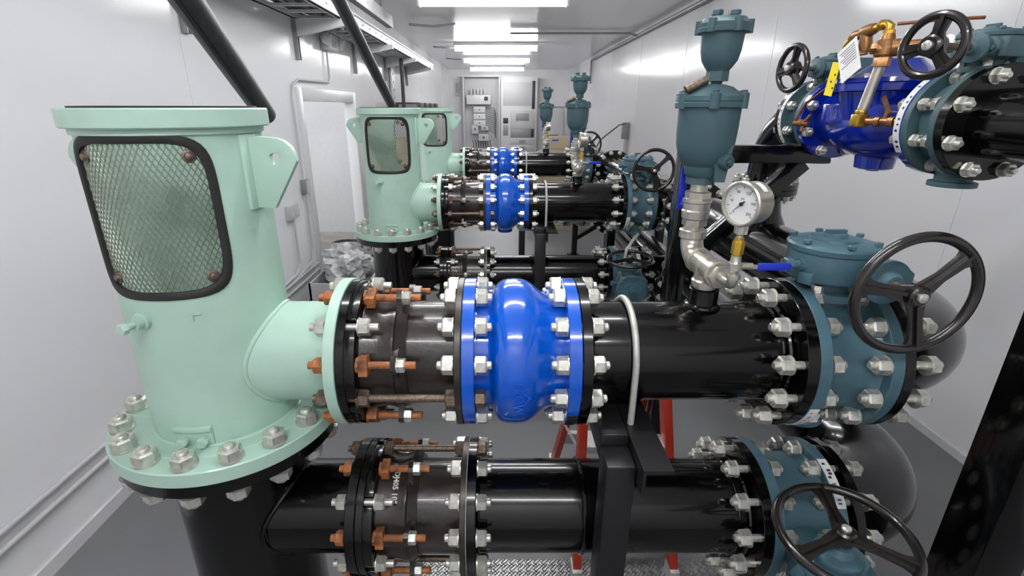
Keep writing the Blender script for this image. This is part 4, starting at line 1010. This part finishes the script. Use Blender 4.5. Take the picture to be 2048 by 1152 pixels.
q = MB(); q.tube([(-.15, 1.745, .195), (-.15, 1.75, .13), (-.152, 1.80, .095), (-.155, 1.885, .055), (-.158, 1.90, .03), (-.160, 1.925, -.01)], .0045, 10)
q.tube([(-.14, 1.55, .258), (-.05, 1.50, .262), (.03, 1.47, .262)], .0045, 10); build_each(q, 'copper_line', M['copper'], cv)
q = MB(); q.lathe([(0, .009), (.018, .009), (.02, .013), (.034, .013), (.036, .009), (.06, .009)], (-.160, 1.93, -.015), (.35, -.93, 0), 14); q.lathe([(0, .006), (.03, .006)], (-.145, 1.90, -.012), -Z, 10); q.box((-.15, 1.875, .0), (.005, .05, .009), Matrix.Rotation(math.radians(-35), 3, 'X')); q.build('drain_cock', M['bronze'], cv)
q = MB(); q.tube(arc((-.02, 1.505, .19), (.3, .95, 0), Z, .03, 10, 170, 10), .008, 10); q.build('lifting_ring', M['white'], cv)
tg = thing('hang_tag', 'white paper hang tag with printing on brass tubing', 'tag', (PX - .172, 1.675, PZ + .225))
Rt = Matrix.Rotation(math.radians(-30), 3, 'X')
q = MB(); q.box((0, 0, -.05), (.002, .085, .105), Rt); q.m(1)
for k in range(7):
    q.add([Rt @ Vector((-.0012, y_, z_)) + Vector((0, 0, -.05)) for y_, z_ in ((-.034, .040 - .008 * k), (.034 - .008 * (k % 3), .040 - .008 * k), (.034 - .008 * (k % 3), .0375 - .008 * k), (-.034, .0375 - .008 * k))], [(0, 1, 2, 3)])
q.build('tag_card', [M['white'], M['ink']], tg, flat=True); MB().tube([(0, 0, 0), (.01, -.005, .02), (.02, 0, .03)], .001, 6).build('tag_wire', M['mid'], tg)
tg = thing('hang_tag', 'yellow hang tag hanging behind the white paper tag', 'tag', (PX - .168, 1.745, PZ + .20))
Rt = Matrix.Rotation(math.radians(8), 3, 'X')
q = MB(); q.box((0, 0, -.075), (.002, .042, .10), Rt); q.m(1)
for k in range(3): q.add([Vector((-.0012, -.008 + .014 * (k % 2), -.105 + .02 * k)) + Vector(p_) for p_ in ((0, 0, 0), (0, -.008, 0), (0, -.008, .006), (0, 0, .006))], [(0, 1, 2, 3)])
q.build('tag_card', [M['yellow'], M['ink']], tg, flat=True)
np_ = thing('run_pipe', 'black flanged pipe leaving the control valve run at right edge', 'pipe', (PX, 0, PZ))
MB().cyl((0, -.9, 0), (0, 1.31, 0), R6, 48).build('pipe_wall', M['black'], np_)
MB().ring(.07, F6, 1.3035, 1.3295, ax=Y, n=96).build('pipe_flange', M['black'], np_)
bolts(np_, (0, 1.329, 0), Y, .0265, BC6, 8, 22.5, af=.032, h=.02)
# bracket under far end of the control valve
br = thing('pipe_bracket', 'black triangular bracket frame holding the control valve run', 'bracket', (0, 1.985, 0))
MB().bx(.70, .77, -.035, .035, .012, 1.79).build('post', M['black'], br, bevel=.004)
MB().bx(.7705, 1.27, -.035, .035, 1.70, 1.765).build('arm', M['black'], br, bevel=.003)
MB().bx(1.13, 1.40, -.06, .06, 1.7655, 1.772).build('saddle_plate', M['black'], br)
MB().beam((.75, 0, 1.28), (1.18, 0, 1.70), .06, .055, (0, 1, 0)).build('diagonal_brace', M['black'], br, bevel=.003)
MB().bx(.65, .82, -.09, .09, 0, .012).build('base_plate', M['black'], br)
ps = thing('support_post', 'black square column at the right picture edge under pipe run', 'post', (PX, .98, 0))
MB().bx(-.06, .06, -.06, .06, .015, PZ - R6 - .012).build('post', M['black'], ps, bevel=.004); MB().bx(-.1, .1, -.1, .1, 0, .015).build('base_plate', M['black'], ps); MB().bx(-.08, .08, -.06, .06, PZ - R6 - .012, PZ - R6 - .001).build('saddle_plate', M['black'], ps)
# flexible white cable loop from middle upper valve
conduit('signal_cable', [(.98, 3.42, 1.06), (.93, 3.36, 1.03), (.885, 3.33, .97), (.875, 3.32, .88), (.89, 3.32, .80)], .011, 'light grey cable curving from middle upper valve to lower valve', 'galv', 'cable')
